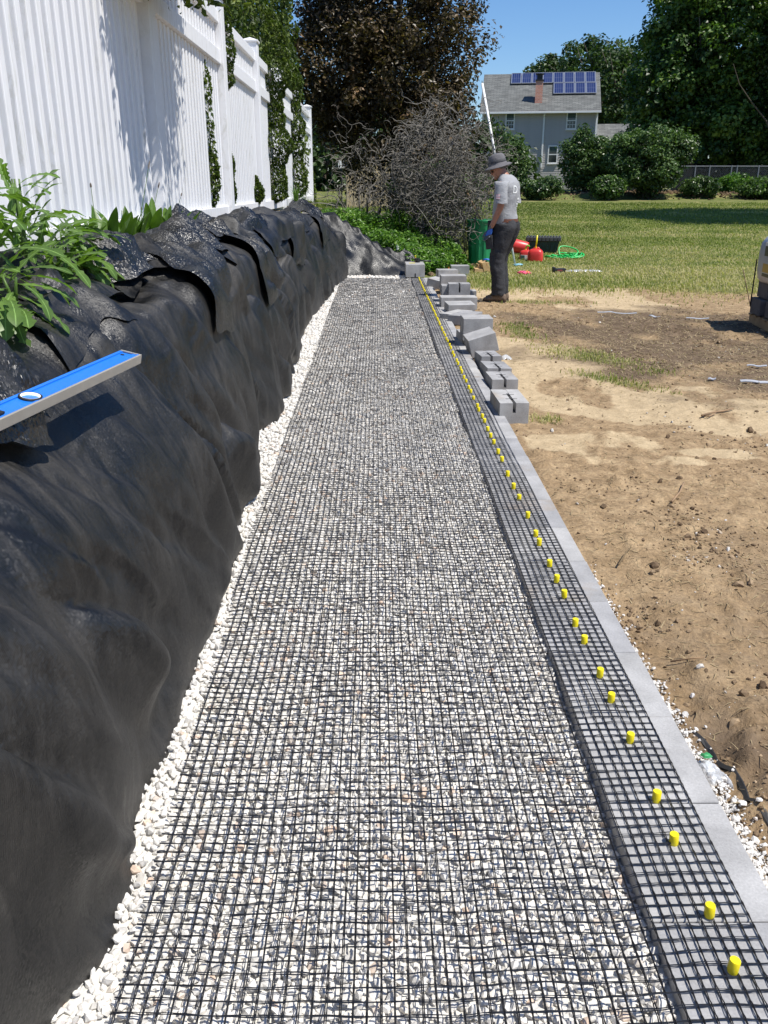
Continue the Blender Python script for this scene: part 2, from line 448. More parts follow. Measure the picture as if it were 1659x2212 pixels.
def stones(name, pos, size, mat, seed=0, flat=.75, tint=None, parent=None, jag=.38, nvar=24, shape=None):
    """angular stones: randomly squashed icospheres snapped to a few cutting planes"""
    r = np.random.default_rng(seed); v0, f0 = ico_template(); n = len(pos)
    vars_ = []
    for k in range(nvar):
        v = v0 * (1 + r.normal(scale=jag * .45, size=(len(v0), 1)))
        for q in range(7):
            d = r.normal(size=3); d /= np.linalg.norm(d); lim = r.uniform(.45, .75)
            ex = np.maximum(v @ d - lim, 0); v = v - ex[:, None] * d[None]
        v = v * r.uniform(.75, 1.25, 3)[None]
        vars_.append(v)
    vars_ = np.array(vars_); pick = r.integers(0, nvar, n)
    a = r.uniform(0, 2 * math.pi, n); b = r.uniform(-.6, .6, n); c_ = r.uniform(-.6, .6, n)
    ca, sa, cb, sb, cc, sc = np.cos(a), np.sin(a), np.cos(b), np.sin(b), np.cos(c_), np.sin(c_)
    Rz = np.zeros((n, 3, 3)); Rz[:, 0, 0] = ca; Rz[:, 0, 1] = -sa; Rz[:, 1, 0] = sa; Rz[:, 1, 1] = ca; Rz[:, 2, 2] = 1
    Rx = np.zeros((n, 3, 3)); Rx[:, 0, 0] = 1; Rx[:, 1, 1] = cb; Rx[:, 1, 2] = -sb; Rx[:, 2, 1] = sb; Rx[:, 2, 2] = cb
    Ry = np.zeros((n, 3, 3)); Ry[:, 1, 1] = 1; Ry[:, 0, 0] = cc; Ry[:, 0, 2] = sc; Ry[:, 2, 0] = -sc; Ry[:, 2, 2] = cc
    M = Rx @ Ry @ Rz
    V = vars_[pick] * np.array([1, 1, flat]) 
    V = np.einsum('nij,nkj->nki', M, V) * size[:, None, None] + pos[:, None, :]
    F = (np.arange(n)[:, None, None] * len(v0) + f0[None]).reshape(-1, 3)
    t = r.random(n) if tint is None else tint
    return mesh_np(name, V.reshape(-1, 3), F, mat, parent, attrs={'tint': np.repeat(t, len(v0))})
def _clod_mat():
    m, nt, b = new_mat('soil_clod')
    a = N(nt, 'ShaderNodeAttribute', attribute_name='tint').outputs['Fac']
    c = ramp(nt, a, [(0, (.10, .066, .040)), (.6, (.24, .17, .105)), (.93, (.33, .24, .15)), (.97, (.55, .52, .47))])
    c = mixc(nt, 1.0, c, ramp(nt, noise_tex(nt, coord(nt, 'Object'), 70, 4), [(.3, (.7,) * 3), (.7, (1.2,) * 3)]), 'MULTIPLY')
    nt.links.new(c, b.inputs['Base Color']); b.inputs['Roughness'].default_value = .95; b.inputs['Specular IOR Level'].default_value = .1
    return m
M_clod = _clod_mat()
def d_clod(x, y): return (.10 + .9 * sstep(-.05, .5, fbm(x * 2.2, y * 2.2, 4, 95))) * (1 - .8 * m_grass(x, y)) * (1 - .75 * m_sand(x, y)) * (x > .86)
xy = scatter(24000, .86, 7, 1.3, 15, d_clod, 12)
sz = .0035 * rng.lognormal(0, .55, len(xy)) * (1 + .10 * xy[:, 1]); sz = np.minimum(sz, .03)
tag(stones('soil_clods', np.stack([xy[:, 0], xy[:, 1], gheight(xy[:, 0], xy[:, 1]) + sz * .2], 1), sz, M_clod, 13),
    'crumbled clods of brown soil on the bare ground', 'soil', kind='stuff')
c = G(1320, 428, .9)
n = 2500; xx = c.x + rng.uniform(-9, 9, n); yy = 48 + rng.normal(0, 1.1, n)
tag(stones('dirt_heap', np.stack([xx, yy, gheight(xx, yy) + .02], 1), .05 * rng.lognormal(0, .5, n), M_clod, 14, tint=rng.random(n) * .6),
    'long low heap of brown dirt at the far edge of the lawn', 'dirt pile', kind='stuff')
# ---------------- black landscape fabric draped over the cut bank ----------------
_by = np.array([-1, .6, 1.1, 1.23, 1.4, 1.75, 2.02, 2.76, 3.32, 4.2, 4.97, 5.3, 5.94, 7.1, 9.4, 12.8, 14.6, 16])
_bx = np.array([-.62, -.62, -.572, -.541, -.512, -.568, -.566, -.606, -.575, -.66, -.75, -.65, -.68, -.733, -.756, -.66, -.50, -.5])
def base_x(y): return np.interp(y, _by, _bx)
BANK_END = 15.0
FENCE_X = -1.5
XC = -1.27
PEX = 3.0
def bank_top(y):
    return (0.975 + 0.04 * vnoise(y * 0.7, 0 * y + 3, 5) + .03 * vnoise(y * 2.1, 0 * y + 9, 6)) * (1 - 0.12 * sstep(13.5, 15.2, y))
def bank_r(y, th):
    return 0.955 + 0.03 * fbm(y * .9, th * 1.3, 2, 31)
def bank_push(P, off=0.0):
    y = P[..., 1]
    W = base_x(y) + 0.0 - XC; zt = bank_top(y)
    u = np.maximum(P[..., 0] - XC, 0) / W; v = np.maximum(P[..., 2], 0) / zt
    r = (u ** PEX + v ** PEX) ** (1 / PEX) + 1e-6
    th = np.arctan2(v, u + 1e-6)
    r0 = bank_r(y, th) + off
    k = np.where(r < r0, r0 / r, 1.0)
    hit = k > 1.0
    nx = np.where(P[..., 0] > XC, XC + (P[..., 0] - XC) * k, P[..., 0])
    nz = np.where(hit, P[..., 2] * k, P[..., 2])
    Q = P.copy(); Q[..., 0] = nx; Q[..., 2] = np.maximum(nz, 0.015 + off)
    return Q, hit
def bank_initial(ys, n, s0=0.0, s1=1.0, xend=FENCE_X + 0.06):
    """rows along Y, columns from the foot of the bank over the crest to the fence"""
    out = np.zeros((len(ys), n, 3)); 
    for i, y in enumerate(ys):
        W = base_x(y) - XC; zt = float(bank_top(np.array(y)))
        ph = np.linspace(0, math.pi / 2, 60)
        x = XC + W * np.cos(ph) ** (2 / PEX); z = zt * np.sin(ph) ** (2 / PEX)
        x = np.append(x, [xend]); z = np.append(z, [zt + 0.03])
        L = np.concatenate([[0], np.cumsum(np.hypot(np.diff(x), np.diff(z)))])
        t = np.linspace(s0, s1, n) * L[-1]
        out[i, :, 0] = np.interp(t, L, x); out[i, :, 1] = y; out[i, :, 2] = np.interp(t, L, z)
    return out
def solve_pair(P, sa, sb, rest, w, k):
    a = P[sa]; b = P[sb]; d = b - a
    L = np.sqrt((d * d).sum(-1)) + 1e-9
    c = ((L - rest) / L * 0.5 * k)[..., None] * d
    wa = w[sa][..., None]; wb = w[sb][..., None]; ws = wa + wb; ws = np.where(ws < 1e-6, 1, ws)
    P[sa] = a + c * 2 * wa / ws; P[sb] = b - c * 2 * wb / ws
def sl(o): return slice(o, None)
def drape(P, ry, rs, w, steps, push, g=9.8, dt=0.012, damp=0.985, kb=0.25, off=0.0, tick=None):
    """P (ny,ns,3); ry rest lengths between rows (ny-1,ns); rs between columns (ny,ns-1)"""
    V_ = np.zeros_like(P); ny, ns = P.shape[:2]
    rd = np.sqrt((0.5 * (ry[:, :-1] + ry[:, 1:])) ** 2 + (0.5 * (rs[:-1] + rs[1:])) ** 2)
    by2 = ry[:-1] + ry[1:]; bs2 = rs[:, :-1] + rs[:, 1:]
    A = slice(None)
    for it in range(steps):
        V_[..., 2] -= g * dt * w
        V_ *= damp
        prev = P.copy(); P += V_ * dt
        for rep in range(2):
            for o in (0, 1):
                m = (ny - 1 - o + 1) // 2
                if m > 0:
                    ia = slice(o, o + 2 * m - 1, 2) if m > 1 else slice(o, o + 1)
                    ib = slice(o + 1, o + 2 * m, 2)
                    na = len(range(*ia.indices(ny))); nb = len(range(*ib.indices(ny))); q = min(na, nb)
                    ia = slice(o, o + 2 * q - 1, 2); ib = slice(o + 1, o + 2 * q, 2)
                    solve_pair(P, (ia, A), (ib, A), ry[o:o + 2 * q - 1:2], w, 1.0)
            for o in (0, 1):
                q = (ns - o) // 2
                ia = slice(o, o + 2 * q - 1, 2); ib = slice(o + 1, o + 2 * q, 2)
                solve_pair(P, (A, ia), (A, ib), rs[:, o:o + 2 * q - 1:2], w, 1.0)
        for o in (0, 1):
            for p in (0, 1):
                qy = (ny - o) // 2
                y0 = slice(o, o + 2 * qy - 1, 2); y1 = slice(o + 1, o + 2 * qy, 2)
                qs = (ns - p) // 2
                s0 = slice(p, p + 2 * qs - 1, 2); s1 = slice(p + 1, p + 2 * qs, 2)
                r_ = rd[o:o + 2 * qy - 1:2, p:p + 2 * qs - 1:2]
                solve_pair(P, (y0, s0), (y1, s1), r_, w, 0.35)
                solve_pair(P, (y0, s1), (y1, s0), r_, w, 0.35)
        # bending: only resist folding (push apart)
        for o in range(4):
            q = (ny - o - 2 + 3) // 4
            ia = slice(o, o + 4 * q - 3, 4); ib = slice(o + 2, o + 2 + 4 * q - 3, 4)
            na = len(range(*ia.indices(ny))); nb = len(range(*ib.indices(ny))); q = min(na, nb)
            if q > 0:
                ia = slice(o, o + 4 * q - 3, 4); ib = slice(o + 2, o + 4 * q - 1, 4)
                solve_pair(P, (ia, A), (ib, A), by2[o:o + 4 * q - 3:4], w, kb)
        for o in range(4):
            q = (ns - o - 2 + 3) // 4
            ia = slice(o, o + 4 * q - 3, 4); ib = slice(o + 2, o + 2 + 4 * q - 3, 4)
            na = len(range(*ia.indices(ns))); nb = len(range(*ib.indices(ns))); q = min(na, nb)
            if q > 0:
                ia = slice(o, o + 4 * q - 3, 4); ib = slice(o + 2, o + 4 * q - 1, 4)
                solve_pair(P, (A, ia), (A, ib), bs2[:, o:o + 4 * q - 3:4], w, kb)
        Q, hit = push(P, off)
        Q = np.where(w[..., None] > 0, Q, prev)
        P[...] = Q
        V_ = (P - prev) / dt
        V_[hit] *= 0.6
        sp = np.sqrt((V_ ** 2).sum(-1, keepdims=True)); V_ *= np.minimum(1, 2.5 / (sp + 1e-9))
    return P
def upsample(P, ny, ns):
    a, b = P.shape[:2]
    ty = np.linspace(0, a - 1, ny); ts = np.linspace(0, b - 1, ns)
    def cub(P, t, ax):
        n = P.shape[ax]; i = np.clip(np.floor(t).astype(int), 0, n - 2); f = (t - i)
        g = lambda k: np.take(P, np.clip(i + k, 0, n - 1), axis=ax)
        sh = [1] * P.ndim; sh[ax] = -1; f = f.reshape(sh)
        p0, p1, p2, p3 = g(-1), g(0), g(1), g(2)
        return 0.5 * (2 * p1 + (p2 - p0) * f + (2 * p0 - 5 * p1 + 4 * p2 - p3) * f ** 2 + (3 * p1 - p0 - 3 * p2 + p3) * f ** 3)
    return cub(cub(P, ty, 0), ts, 1)
def grid_mesh(name, P, mats, parent=None, uv=True):
    ny, ns = P.shape[:2]
    i = np.arange(ny - 1)[:, None] * ns + np.arange(ns - 1)[None, :]
    f = np.stack([i, i + 1, i + 1 + ns, i + ns], -1).reshape(-1, 4)
    U = None
    if uv:
        dy = np.sqrt((np.diff(P, axis=0) ** 2).sum(-1)); ds = np.sqrt((np.diff(P, axis=1) ** 2).sum(-1))
        cy = np.concatenate([[0], np.cumsum(dy.mean(1))]); cs = np.concatenate([[0], np.cumsum(ds.mean(0))])
        U = np.stack(np.broadcast_arrays(cy[:, None], cs[None, :]), -1).reshape(-1, 2)
    return mesh_np(name, P.reshape(-1, 3), f, mats, parent, smooth=True, uv=U)

def multires(ys, ns, excess_y, excess_s, push, steps=(160, 90, 40), init=None, wfun=None, noise=0.02, seed=3, kb=(.3, .3, .25), g=9.8, off=0.0):
    """coarse to fine drape; excess_* are functions (y, t) of the fabric's slack"""
    P = None; r = np.random.default_rng(seed)
    for lev, (div, st) in enumerate(zip((4, 2, 1), steps)):
        ny_ = (len(ys) - 1) // div + 1; n_ = (ns - 1) // div + 1
        yy = np.interp(np.linspace(0, len(ys) - 1, ny_), np.arange(len(ys)), ys)
        I = init(yy, n_)
        t = np.linspace(0, 1, n_)[None, :]; Y = yy[:, None]
        ly = np.sqrt((np.diff(I, axis=0) ** 2).sum(-1)) * excess_y(0.5 * (Y[1:] + Y[:-1]), t)
        ls = np.sqrt((np.diff(I, axis=1) ** 2).sum(-1)) * excess_s(Y, 0.5 * (t[:, 1:] + t[:, :-1]))
        w = np.ones((ny_, n_)) if wfun is None else wfun(Y, t)
        if P is None:
            P = I.copy()
            q = fbm(Y * 2.2 + 0 * t, t * 3.0 + 0 * Y, 3, seed) 
            P[..., 0] += noise * 3 * q * (w > 0); P[..., 2] += noise * 2 * np.abs(q) * (w > 0)
            P += r.normal(scale=noise * 0.3, size=P.shape) * (w > 0)[..., None]
        else:
            P = upsample(P, ny_, n_)
            P += r.normal(scale=noise * 0.06, size=P.shape) * (w > 0)[..., None]
        P = drape(P, ly, ls, w, st, push, kb=kb[lev], g=g, off=off)
    return P

def _ys(y0, y1, a, b):
    o = [y0]
    while o[-1] < y1: o.append(o[-1] + a * (1 + b * (o[-1] - y0)))
    return np.array(o)
TY = _ys(0.5, BANK_END, 0.0115, 0.26)
TY = TY[:((len(TY) - 1) // 4) * 4 + 1]
TN = 189

def bank_normal(P):
    y = P[..., 1]; W = base_x(y) - XC; zt = bank_top(y)
    u = np.maximum(P[..., 0] - XC, 0) / W; v = np.maximum(P[..., 2], 0) / zt
    nx = u ** (PEX - 1) / W; nz = v ** (PEX - 1) / zt
    n = np.stack([nx, 0 * nx, nz], -1)
    return n / (np.linalg.norm(n, axis=-1, keepdims=True) + 1e-9)
def fold(p, sharp=1.0):
    """rounded ridges, sharp valleys, 0..1"""
    return np.abs(np.sin(math.pi * p)) ** sharp
def billow(x, y, oc=3, seed=0, gain=.5):
    s = 0; a = 1; t = 0
    for k in range(oc):
        s = s + a * np.minimum(np.abs(vnoise(x * 2 ** k + 7 * k, y * 2 ** k + 3 * k, seed + k)) * 2.2, 1.0); t += a; a *= gain
    return s / t
def facets(x, y, seed=0):
    """creased-cloth relief: cones round scattered points, sharp creases where they meet"""
    ix = np.floor(x); iy = np.floor(y); F1 = np.full(x.shape, 9.0); F2 = F1.copy()
    for dx in (-1, 0, 1):
        for dy in (-1, 0, 1):
            cx = ix + dx; cy = iy + dy
            px = cx + .5 + .5 * _h(cx, cy, seed); py = cy + .5 + .5 * _h(cx, cy, seed + 50)
            d = np.sqrt((px - x) ** 2 + (py - y) ** 2)
            F2 = np.minimum(F2, np.maximum(F1, d)); F1 = np.minimum(F1, d)
    return F1, F2
def trif(x, y, seed=0):
    """flat triangular facets with sharp creases between random heights: crumpled stiff cloth"""
    ix = np.floor(x); iy = np.floor(y); fx = x - ix; fy = y - iy
    a = _h(ix, iy, seed); b = _h(ix + 1, iy, seed); c = _h(ix, iy + 1, seed); d = _h(ix + 1, iy + 1, seed)
    return np.where(fx + fy < 1, a * (1 - fx - fy) + b * fx + c * fy, d * (fx + fy - 1) + b * (1 - fy) + c * (1 - fx))
def crease(x, y, w, seed=0, oc=2):
    """thin raised lines that wander along the zero lines of a noise"""
    return np.maximum(0, 1 - np.abs(fbm(x, y, oc, seed)) / w)
_fr = random.Random(12)
FOLDS = []          # (Y at mid height, sweep, depth, width, t range)
for step, dlo, dhi, wlo, whi in (((.34, .85), .095, .19, .030, .055, ), ((.14, .36), .014, .034, .014, .024)):
    _y = .9
    while _y < 16.5:
        k = .5 if 1.2 < _y < 2.4 and step[0] > .2 else 1
        FOLDS.append((_y, _fr.uniform(.8, 1.8), _fr.uniform(dlo, dhi) * k, _fr.uniform(wlo, whi), _fr.uniform(-.25, .25), _fr.uniform(.55, .85)))
        _y += _fr.uniform(*step) * (1 + .03 * _y)
_lr = [(_fr.uniform(1, 12) ** 1.0, _fr.uniform(.7, 2.2), _fr.uniform(.15, .8), _fr.uniform(.014, .026), _fr.uniform(.004, .011), _fr.uniform(.12, .4)) for _ in range(46)]
def tarp_relief(Y, t):
    """outward displacement of the cloth in metres; t = 0 foot, about .55 shoulder, 1 fence"""
    w1 = fbm(Y * .9, t * 2.2, 3, 41); w2 = fbm(Y * 1.3 + 5, t * 3, 3, 43)
    near = sstep(3.6, 2.4, Y)                       # the stretch by the level is pulled smoother
    face = sstep(0.80, 0.50, t)
    h = .05 * fbm(Y * .9, t * 1.6, 3, 90) + .03 * near * fbm(Y * 2, t * 3, 2, 92) + .04 - .050 * sstep(2.9, 2.0, Y)
    for k, (y0, sw, dp, wd, ta, tb) in enumerate(FOLDS):
        yc = y0 + sw * (.45 - t) * (1 + .5 * (.45 - t)) + .09 * w1 + .035 * vnoise(t * 5, 0 * t + k, 200)
        m = np.abs(yc - Y) < wd * 9 + .2
        d = (Y - yc)
        env = sstep(ta - .05, ta + .2, t) * sstep(tb + .08, tb - .15, t) * (.75 + .5 * vnoise(t * 3, 0 * t + k * 3, 201))
        W_ = wd * (1 + 1.2 * sstep(.5, 0, t)) * (1.15 + .22 * np.maximum(Y - 1, 0))
        pl = np.where(d < 0, np.exp(-np.abs(d) / (W_ * .65)), np.exp(-np.abs(d) / (W_ * 1.9)))     # steep near side, gentle far side
        h = h - np.where(m, dp * env * pl, 0)
        h = h + np.where(m, dp * .22 * env * np.exp(-((d + W_ * 2.2) / (W_ * 1.1)) ** 2), 0)
    q = Y - 1.15 * (0.5 - t) + .12 * w1
    h += face * .010 * fbm(q * 3.0, t * 2.0, 2, 212)
    for k in range(46):                            # thin tension lines running out from pinched points
        r_ = _lr[k]; yc = r_[0] + r_[1] * (r_[2] - t) + .06 * vnoise(t * 4, 0 * t + k, 230); dd = (Y - yc) / (r_[3] * (1 + .13 * Y))
        h = h + np.where(np.abs(dd) < 5, 1.3 * r_[4] * np.exp(-dd ** 2), 0) * sstep(r_[2] - r_[5], r_[2] - r_[5] * .6, t) * sstep(r_[2] + r_[5], r_[2] + r_[5] * .5, t)
    foot = sstep(.0, .07, t)
    h = h * (.35 + .65 * foot) + .022 * (1 - foot) * fbm(Y * 7, 0 * t, 2, 220)
    top = sstep(.50, .66, t) * (1 - .75 * near * sstep(.72, .6, t))
    X_ = Y + .16 * w1 + .10 * fbm(Y * 3, t * 7, 2, 44); T_ = t + .05 * w2
    A = .062 * (1 + .9 * trif(X_ * 2.3 + 2.2 * T_, T_ * 5.5 - .5 * X_, 60)) + .028 * (1 + trif(X_ * 5.4 - T_ * 4, T_ * 12 + X_, 61)) + .010 * trif(X_ * 13 + T_ * 9, T_ * 30 - X_ * 3, 62)
    A = A * (.55 + .45 * sstep(-.5, .4, vnoise(Y * 1.1, t * 2.5, 63))) + .02 * crease(X_ * 3, T_ * 8, .12, 64)
    A = A * sstep(1.0, .93, t) 
    h += top * A
    h += .0010 * trif(Y * 24 + 9 * t, t * 46 - Y * 4, 65) * (.35 + top)
    return h
def tarp_surface(ys, n):
    P = bank_initial(ys, n)
    Y = P[..., 1]; t = np.broadcast_to(np.linspace(0, 1, n)[None, :], Y.shape)
    h = tarp_relief(Y, t)
    nn = bank_normal(P)
    nn[..., 1] = -.10 * np.cos(Y * 3.1 + 4 * t)
    return P + nn * h[..., None]
def bank_push2(P, off=0.0):
    Q, hit = bank_push(P, off)
    lim = base_x(Q[..., 1]) + .07
    lo = Q[..., 2] < .5
    Q[..., 0] = np.where(lo & (Q[..., 0] > lim), lim, Q[..., 0])
    return Q, hit
_Ps = tarp_surface(TY, TN)
_ry = np.sqrt((np.diff(_Ps, axis=0) ** 2).sum(-1)) * 1.004
_rs = np.sqrt((np.diff(_Ps, axis=1) ** 2).sum(-1)) * 1.004
_wt = np.ones(_Ps.shape[:2]); _wt[:, 0] = 0; _wt[:, -1] = 0; _wt[0] = 0; _wt[-1] = 0
tarp_P = drape(_Ps.copy(), _ry, _rs, _wt, 14, bank_push2, g=4.0, dt=.012, damp=.9, kb=.06)

# the level presses the cloth down where it lies
LV_P = np.array([-.734, 2.458, .986]); LV_D = np.array([.1457, .9893, .0033]); LV_W = np.array([.968, -.142, -.209]); LV_N = np.array([.206, -.034, .978]); LV_WID, LV_T = .061, .026
def under_level(P, gap=.003):
    d = P - LV_P; a = d @ LV_D; w = d @ LV_W; n = d @ LV_N
    ex = np.maximum(np.maximum(a - .0, -1.3 - a), 0); ew = np.maximum(np.maximum(w - LV_WID, -w), 0); e = np.hypot(ex, ew)
    lim = -LV_T - gap + np.maximum(e - .012, 0) * .95 + np.maximum(e - .05, 0) * 1.0
    cut = np.maximum(n - lim, 0) * (e < .25)
    return P - cut[..., None] * LV_N
for _ in range(2):
    _q = tarp_P.copy(); _q[1:-1, 1:-1] = tarp_P[1:-1, 1:-1] * .5 + (tarp_P[:-2, 1:-1] + tarp_P[2:, 1:-1] + tarp_P[1:-1, :-2] + tarp_P[1:-1, 2:]) * .125; tarp_P = _q
tarp_P = under_level(tarp_P)
tarp_P[:, 0, 2] = -.03; tarp_P[-1, :, 2] -= .0


def _fabric(name, dust_hi=1.0, rough=.38, glit=.26, spec=.6):
    m, nt, b = new_mat(name)
    uv = N(nt, 'ShaderNodeTexCoord').outputs['UV']
    ob = coord(nt, 'Object')
    big = noise_tex(nt, ob, 1.7, 7, 0.66, 0.8)
    mp = N(nt, 'ShaderNodeMapping'); mp.inputs['Scale'].default_value = (7, 1.6, 1); mp.inputs['Rotation'].default_value = (0, 0, R(22)); nt.links.new(uv, mp.inputs[0])
    streak = noise_tex(nt, mp.outputs[0], 1.4, 8, 0.68, 1.2)
    d = N(nt, 'ShaderNodeMath', operation='MULTIPLY'); nt.links.new(big, d.inputs[0]); nt.links.new(streak, d.inputs[1])
    h = dust_hi
    dust = ramp(nt, d.outputs[0], [(0.18, (0, 0, 0)), (0.25, (h * .25,) * 3), (0.33, (h * .55,) * 3), (0.42, (h, h, h))])
    col = mixc(nt, dust, (0.0034, 0.0037, 0.0042), (0.047, 0.042, 0.035))
    # weave: fine ribs in both directions
    wv = N(nt, 'ShaderNodeTexWave'); wv.bands_direction = 'X'; wv.inputs['Scale'].default_value = 95; wv.inputs['Distortion'].default_value = .4; wv.inputs['Detail'].default_value = 1; nt.links.new(uv, wv.inputs['Vector'])
    wy = N(nt, 'ShaderNodeTexWave'); wy.bands_direction = 'Y'; wy.inputs['Scale'].default_value = 95; wy.inputs['Distortion'].default_value = .4; nt.links.new(uv, wy.inputs['Vector'])
    fine = noise_tex(nt, uv, 330, 2, .6)
    col = mixc(nt, 1.0, col, ramp(nt, fine, [(.3, (.72,) * 3), (.75, (1.35,) * 3)]), 'MULTIPLY')
    nt.links.new(col, b.inputs['Base Color'])
    nt.links.new(ramp(nt, d.outputs[0], [(0.17, (rough,) * 3), (0.34, (min(1, rough + .25),) * 3)]), b.inputs['Roughness'])
    b.inputs['Specular IOR Level'].default_value = spec
    # every little tape of the weave is tipped its own way, which makes the cloth glitter
    vo = N(nt, 'ShaderNodeTexVoronoi'); vo.inputs['Scale'].default_value = 210; nt.links.new(uv, vo.inputs['Vector'])
    sb = N(nt, 'ShaderNodeVectorMath', operation='SUBTRACT'); nt.links.new(vo.outputs['Color'], sb.inputs[0]); sb.inputs[1].default_value = (.5, .5, .5)
    sc = N(nt, 'ShaderNodeVectorMath', operation='SCALE'); sc.inputs['Scale'].default_value = glit; nt.links.new(sb.outputs[0], sc.inputs[0])
    w1 = noise_tex(nt, uv, 14, 3, .55)
    bp = N(nt, 'ShaderNodeBump'); bp.inputs['Strength'].default_value = .22; bp.inputs['Distance'].default_value = .004; nt.links.new(w1, bp.inputs['Height'])
    mp2 = N(nt, 'ShaderNodeMapping'); mp2.inputs['Scale'].default_value = (5.5, 1.5, 1); mp2.inputs['Rotation'].default_value = (0, 0, R(24)); nt.links.new(uv, mp2.inputs[0])
    prev = bp
    bp = prev
    mp3 = N(nt, 'ShaderNodeMapping'); mp3.inputs['Scale'].default_value = (34, 4.5, 1); mp3.inputs['Rotation'].default_value = (0, 0, R(20)); nt.links.new(uv, mp3.inputs[0])
    b3 = N(nt, 'ShaderNodeBump'); b3.inputs['Strength'].default_value = .22; b3.inputs['Distance'].default_value = .004; nt.links.new(noise_tex(nt, mp3.outputs[0], 1.0, 4, .55, .3), b3.inputs['Height']); nt.links.new(bp.outputs[0], b3.inputs['Normal']); bp = b3
    b2 = N(nt, 'ShaderNodeBump'); b2.inputs['Strength'].default_value = .35; b2.inputs['Distance'].default_value = .0015; nt.links.new(wv.outputs['Fac'], b2.inputs['Height']); nt.links.new(bp.outputs[0], b2.inputs['Normal'])
    ad = N(nt, 'ShaderNodeVectorMath', operation='ADD'); nt.links.new(b2.outputs[0], ad.inputs[0]); nt.links.new(sc.outputs[0], ad.inputs[1])
    no = N(nt, 'ShaderNodeVectorMath', operation='NORMALIZE'); nt.links.new(ad.outputs[0], no.inputs[0]); nt.links.new(no.outputs[0], b.inputs['Normal'])
    return m
M_fabric = _fabric('woven_black_fabric'); M_shiny = _fabric('glossy_black_fabric', .60, .26, .70, .75)
tarp = grid_mesh('fabric_cover', tarp_P, M_fabric)
tag(tarp, 'black woven landscape fabric draped in folds over the earth bank beside the white gravel', 'fabric sheet')
# loose surplus fabric thrown back in folds along the crest
def crest_flap(yc, t0, t1, wy, seed, lift=.09, skew=0.0, mat=None, amp=1.0, droop=0.0):
    ny, ns = max(14, int(wy / (.012 + .0022 * yc))), max(14, int((t1 - t0) * 110))
    v = np.linspace(0, 1, ns)[None, :]; u = np.linspace(-.5, .5, ny)[:, None]
    r = random.Random(seed)
    e0 = .5 * vnoise(u * 5, 0 * u + seed, 300) ; e1 = .6 * vnoise(u * 4 + 3, 0 * u + seed, 301)
    tt = t0 + (t1 - t0) * (v + (1 - v) * .28 * e0 + 0 * u)
    yy = yc + wy * u * (1 + .25 * (1 - v) * e1 + .12 * vnoise(v * 3, 0 * v + seed, 302)) + skew * (v - .5)
    base = tarp_surface_at(yy, tt)
    s = 1 - v
    off = .018 + lift * (np.sin(math.pi * np.clip(s * 1.05, 0, 1)) ** .8 * .75 + .35 * s ** 2) * (.55 + .45 * np.cos(math.pi * u))
    off = off + amp * (.050 * (trif(yy * 4.2 + tt * 5, tt * 11 - yy, seed + 310) + .5) + .022 * trif(yy * 9 - tt * 8, tt * 24 + yy * 2, seed + 311) + .03 * crease(yy * 2.5 + 2 * tt, tt * 6, .15, seed + 312)) * np.minimum(1, v * 6) * (.4 + .6 * np.sin(math.pi * (u + .5)) ** .5)
    n = bank_normal(base); n[..., 2] += .35; n /= np.linalg.norm(n, axis=-1, keepdims=True)
    P = base + n * np.maximum(off, .012)[..., None]
    P[..., 2] -= droop * s ** 2
    P = under_level(P, .0015)
    o = grid_mesh('fabric_fold', P, mat or M_shiny, tarp); return o
def tarp_surface_at(Yq, Tq):
    """interpolate the draped sheet"""
    yi = np.interp(Yq, TY, np.arange(len(TY))); ti = np.clip(Tq, 0, 1) * (TN - 1)
    i = np.clip(np.floor(yi).astype(int), 0, len(TY) - 2); j = np.clip(np.floor(ti).astype(int), 0, TN - 2)
    fy_ = (yi - i)[..., None]; ft = (ti - j)[..., None]
    # smooth support under the flaps
    A = _smooth_P
    return (A[i, j] * (1 - fy_) + A[i + 1, j] * fy_) * (1 - ft) + (A[i, j + 1] * (1 - fy_) + A[i + 1, j + 1] * fy_) * ft
_smooth_P = tarp_P.copy()
_push_out = _smooth_P.copy()
for _ in range(10):
    _q = _smooth_P.copy(); _q[1:-1] = (_smooth_P[:-2] + _smooth_P[2:] + _smooth_P[1:-1] * 2) / 4; _q[:, 1:-1] = (_q[:, :-2] + _q[:, 2:] + _q[:, 1:-1] * 2) / 4; _smooth_P = _q
_fl = random.Random(4)
for k, yc in enumerate((1.55, 1.95, 2.75, 3.1, 3.5, 3.95, 4.3, 4.8, 5.2, 5.8, 6.3, 6.9, 7.6, 8.3, 9.0, 9.8, 10.7, 11.7, 12.7, 13.6, 14.4)):
    low = k % 2 == 0
    t0 = _fl.uniform(.44, .56) if low else _fl.uniform(.60, .72); t1 = t0 + _fl.uniform(.22, .34)
    if yc < 2.8: t0, t1 = max(t0, .66), max(t1, .92)
    if low and k not in (2, 6, 10, 14, 18): continue
    if not low: t0 += .04; t1 = t0 + .26
    crest_flap(yc, t0, min(t1, .985), _fl.uniform(.42, .72) * (1 + .08 * yc), 20 + k, (_fl.uniform(.045, .075) if low else _fl.uniform(.07, .15)) * (1 + .02 * yc), _fl.uniform(-.05, .40), M_shiny if _fl.random() < .6 else M_fabric, _fl.uniform(.7, 1.1), _fl.uniform(0, .03))
for yc, t0, t1, wy, sd, lf, sk in ((1.90, .60, .84, .42, 61, .10, .05), (3.55, .72, .97, .55, 62, .16, .0), (4.9, .70, .97, .60, 63, .15, .1), (6.0, .74, .98, .75, 64, .16, 0), (7.9, .72, .98, .9, 65, .17, 0), (14.2, .70, .98, 1.2, 66, .22, 0)):
    crest_flap(yc, t0, t1, wy, sd, lf, sk, M_shiny, 1.25, 0)
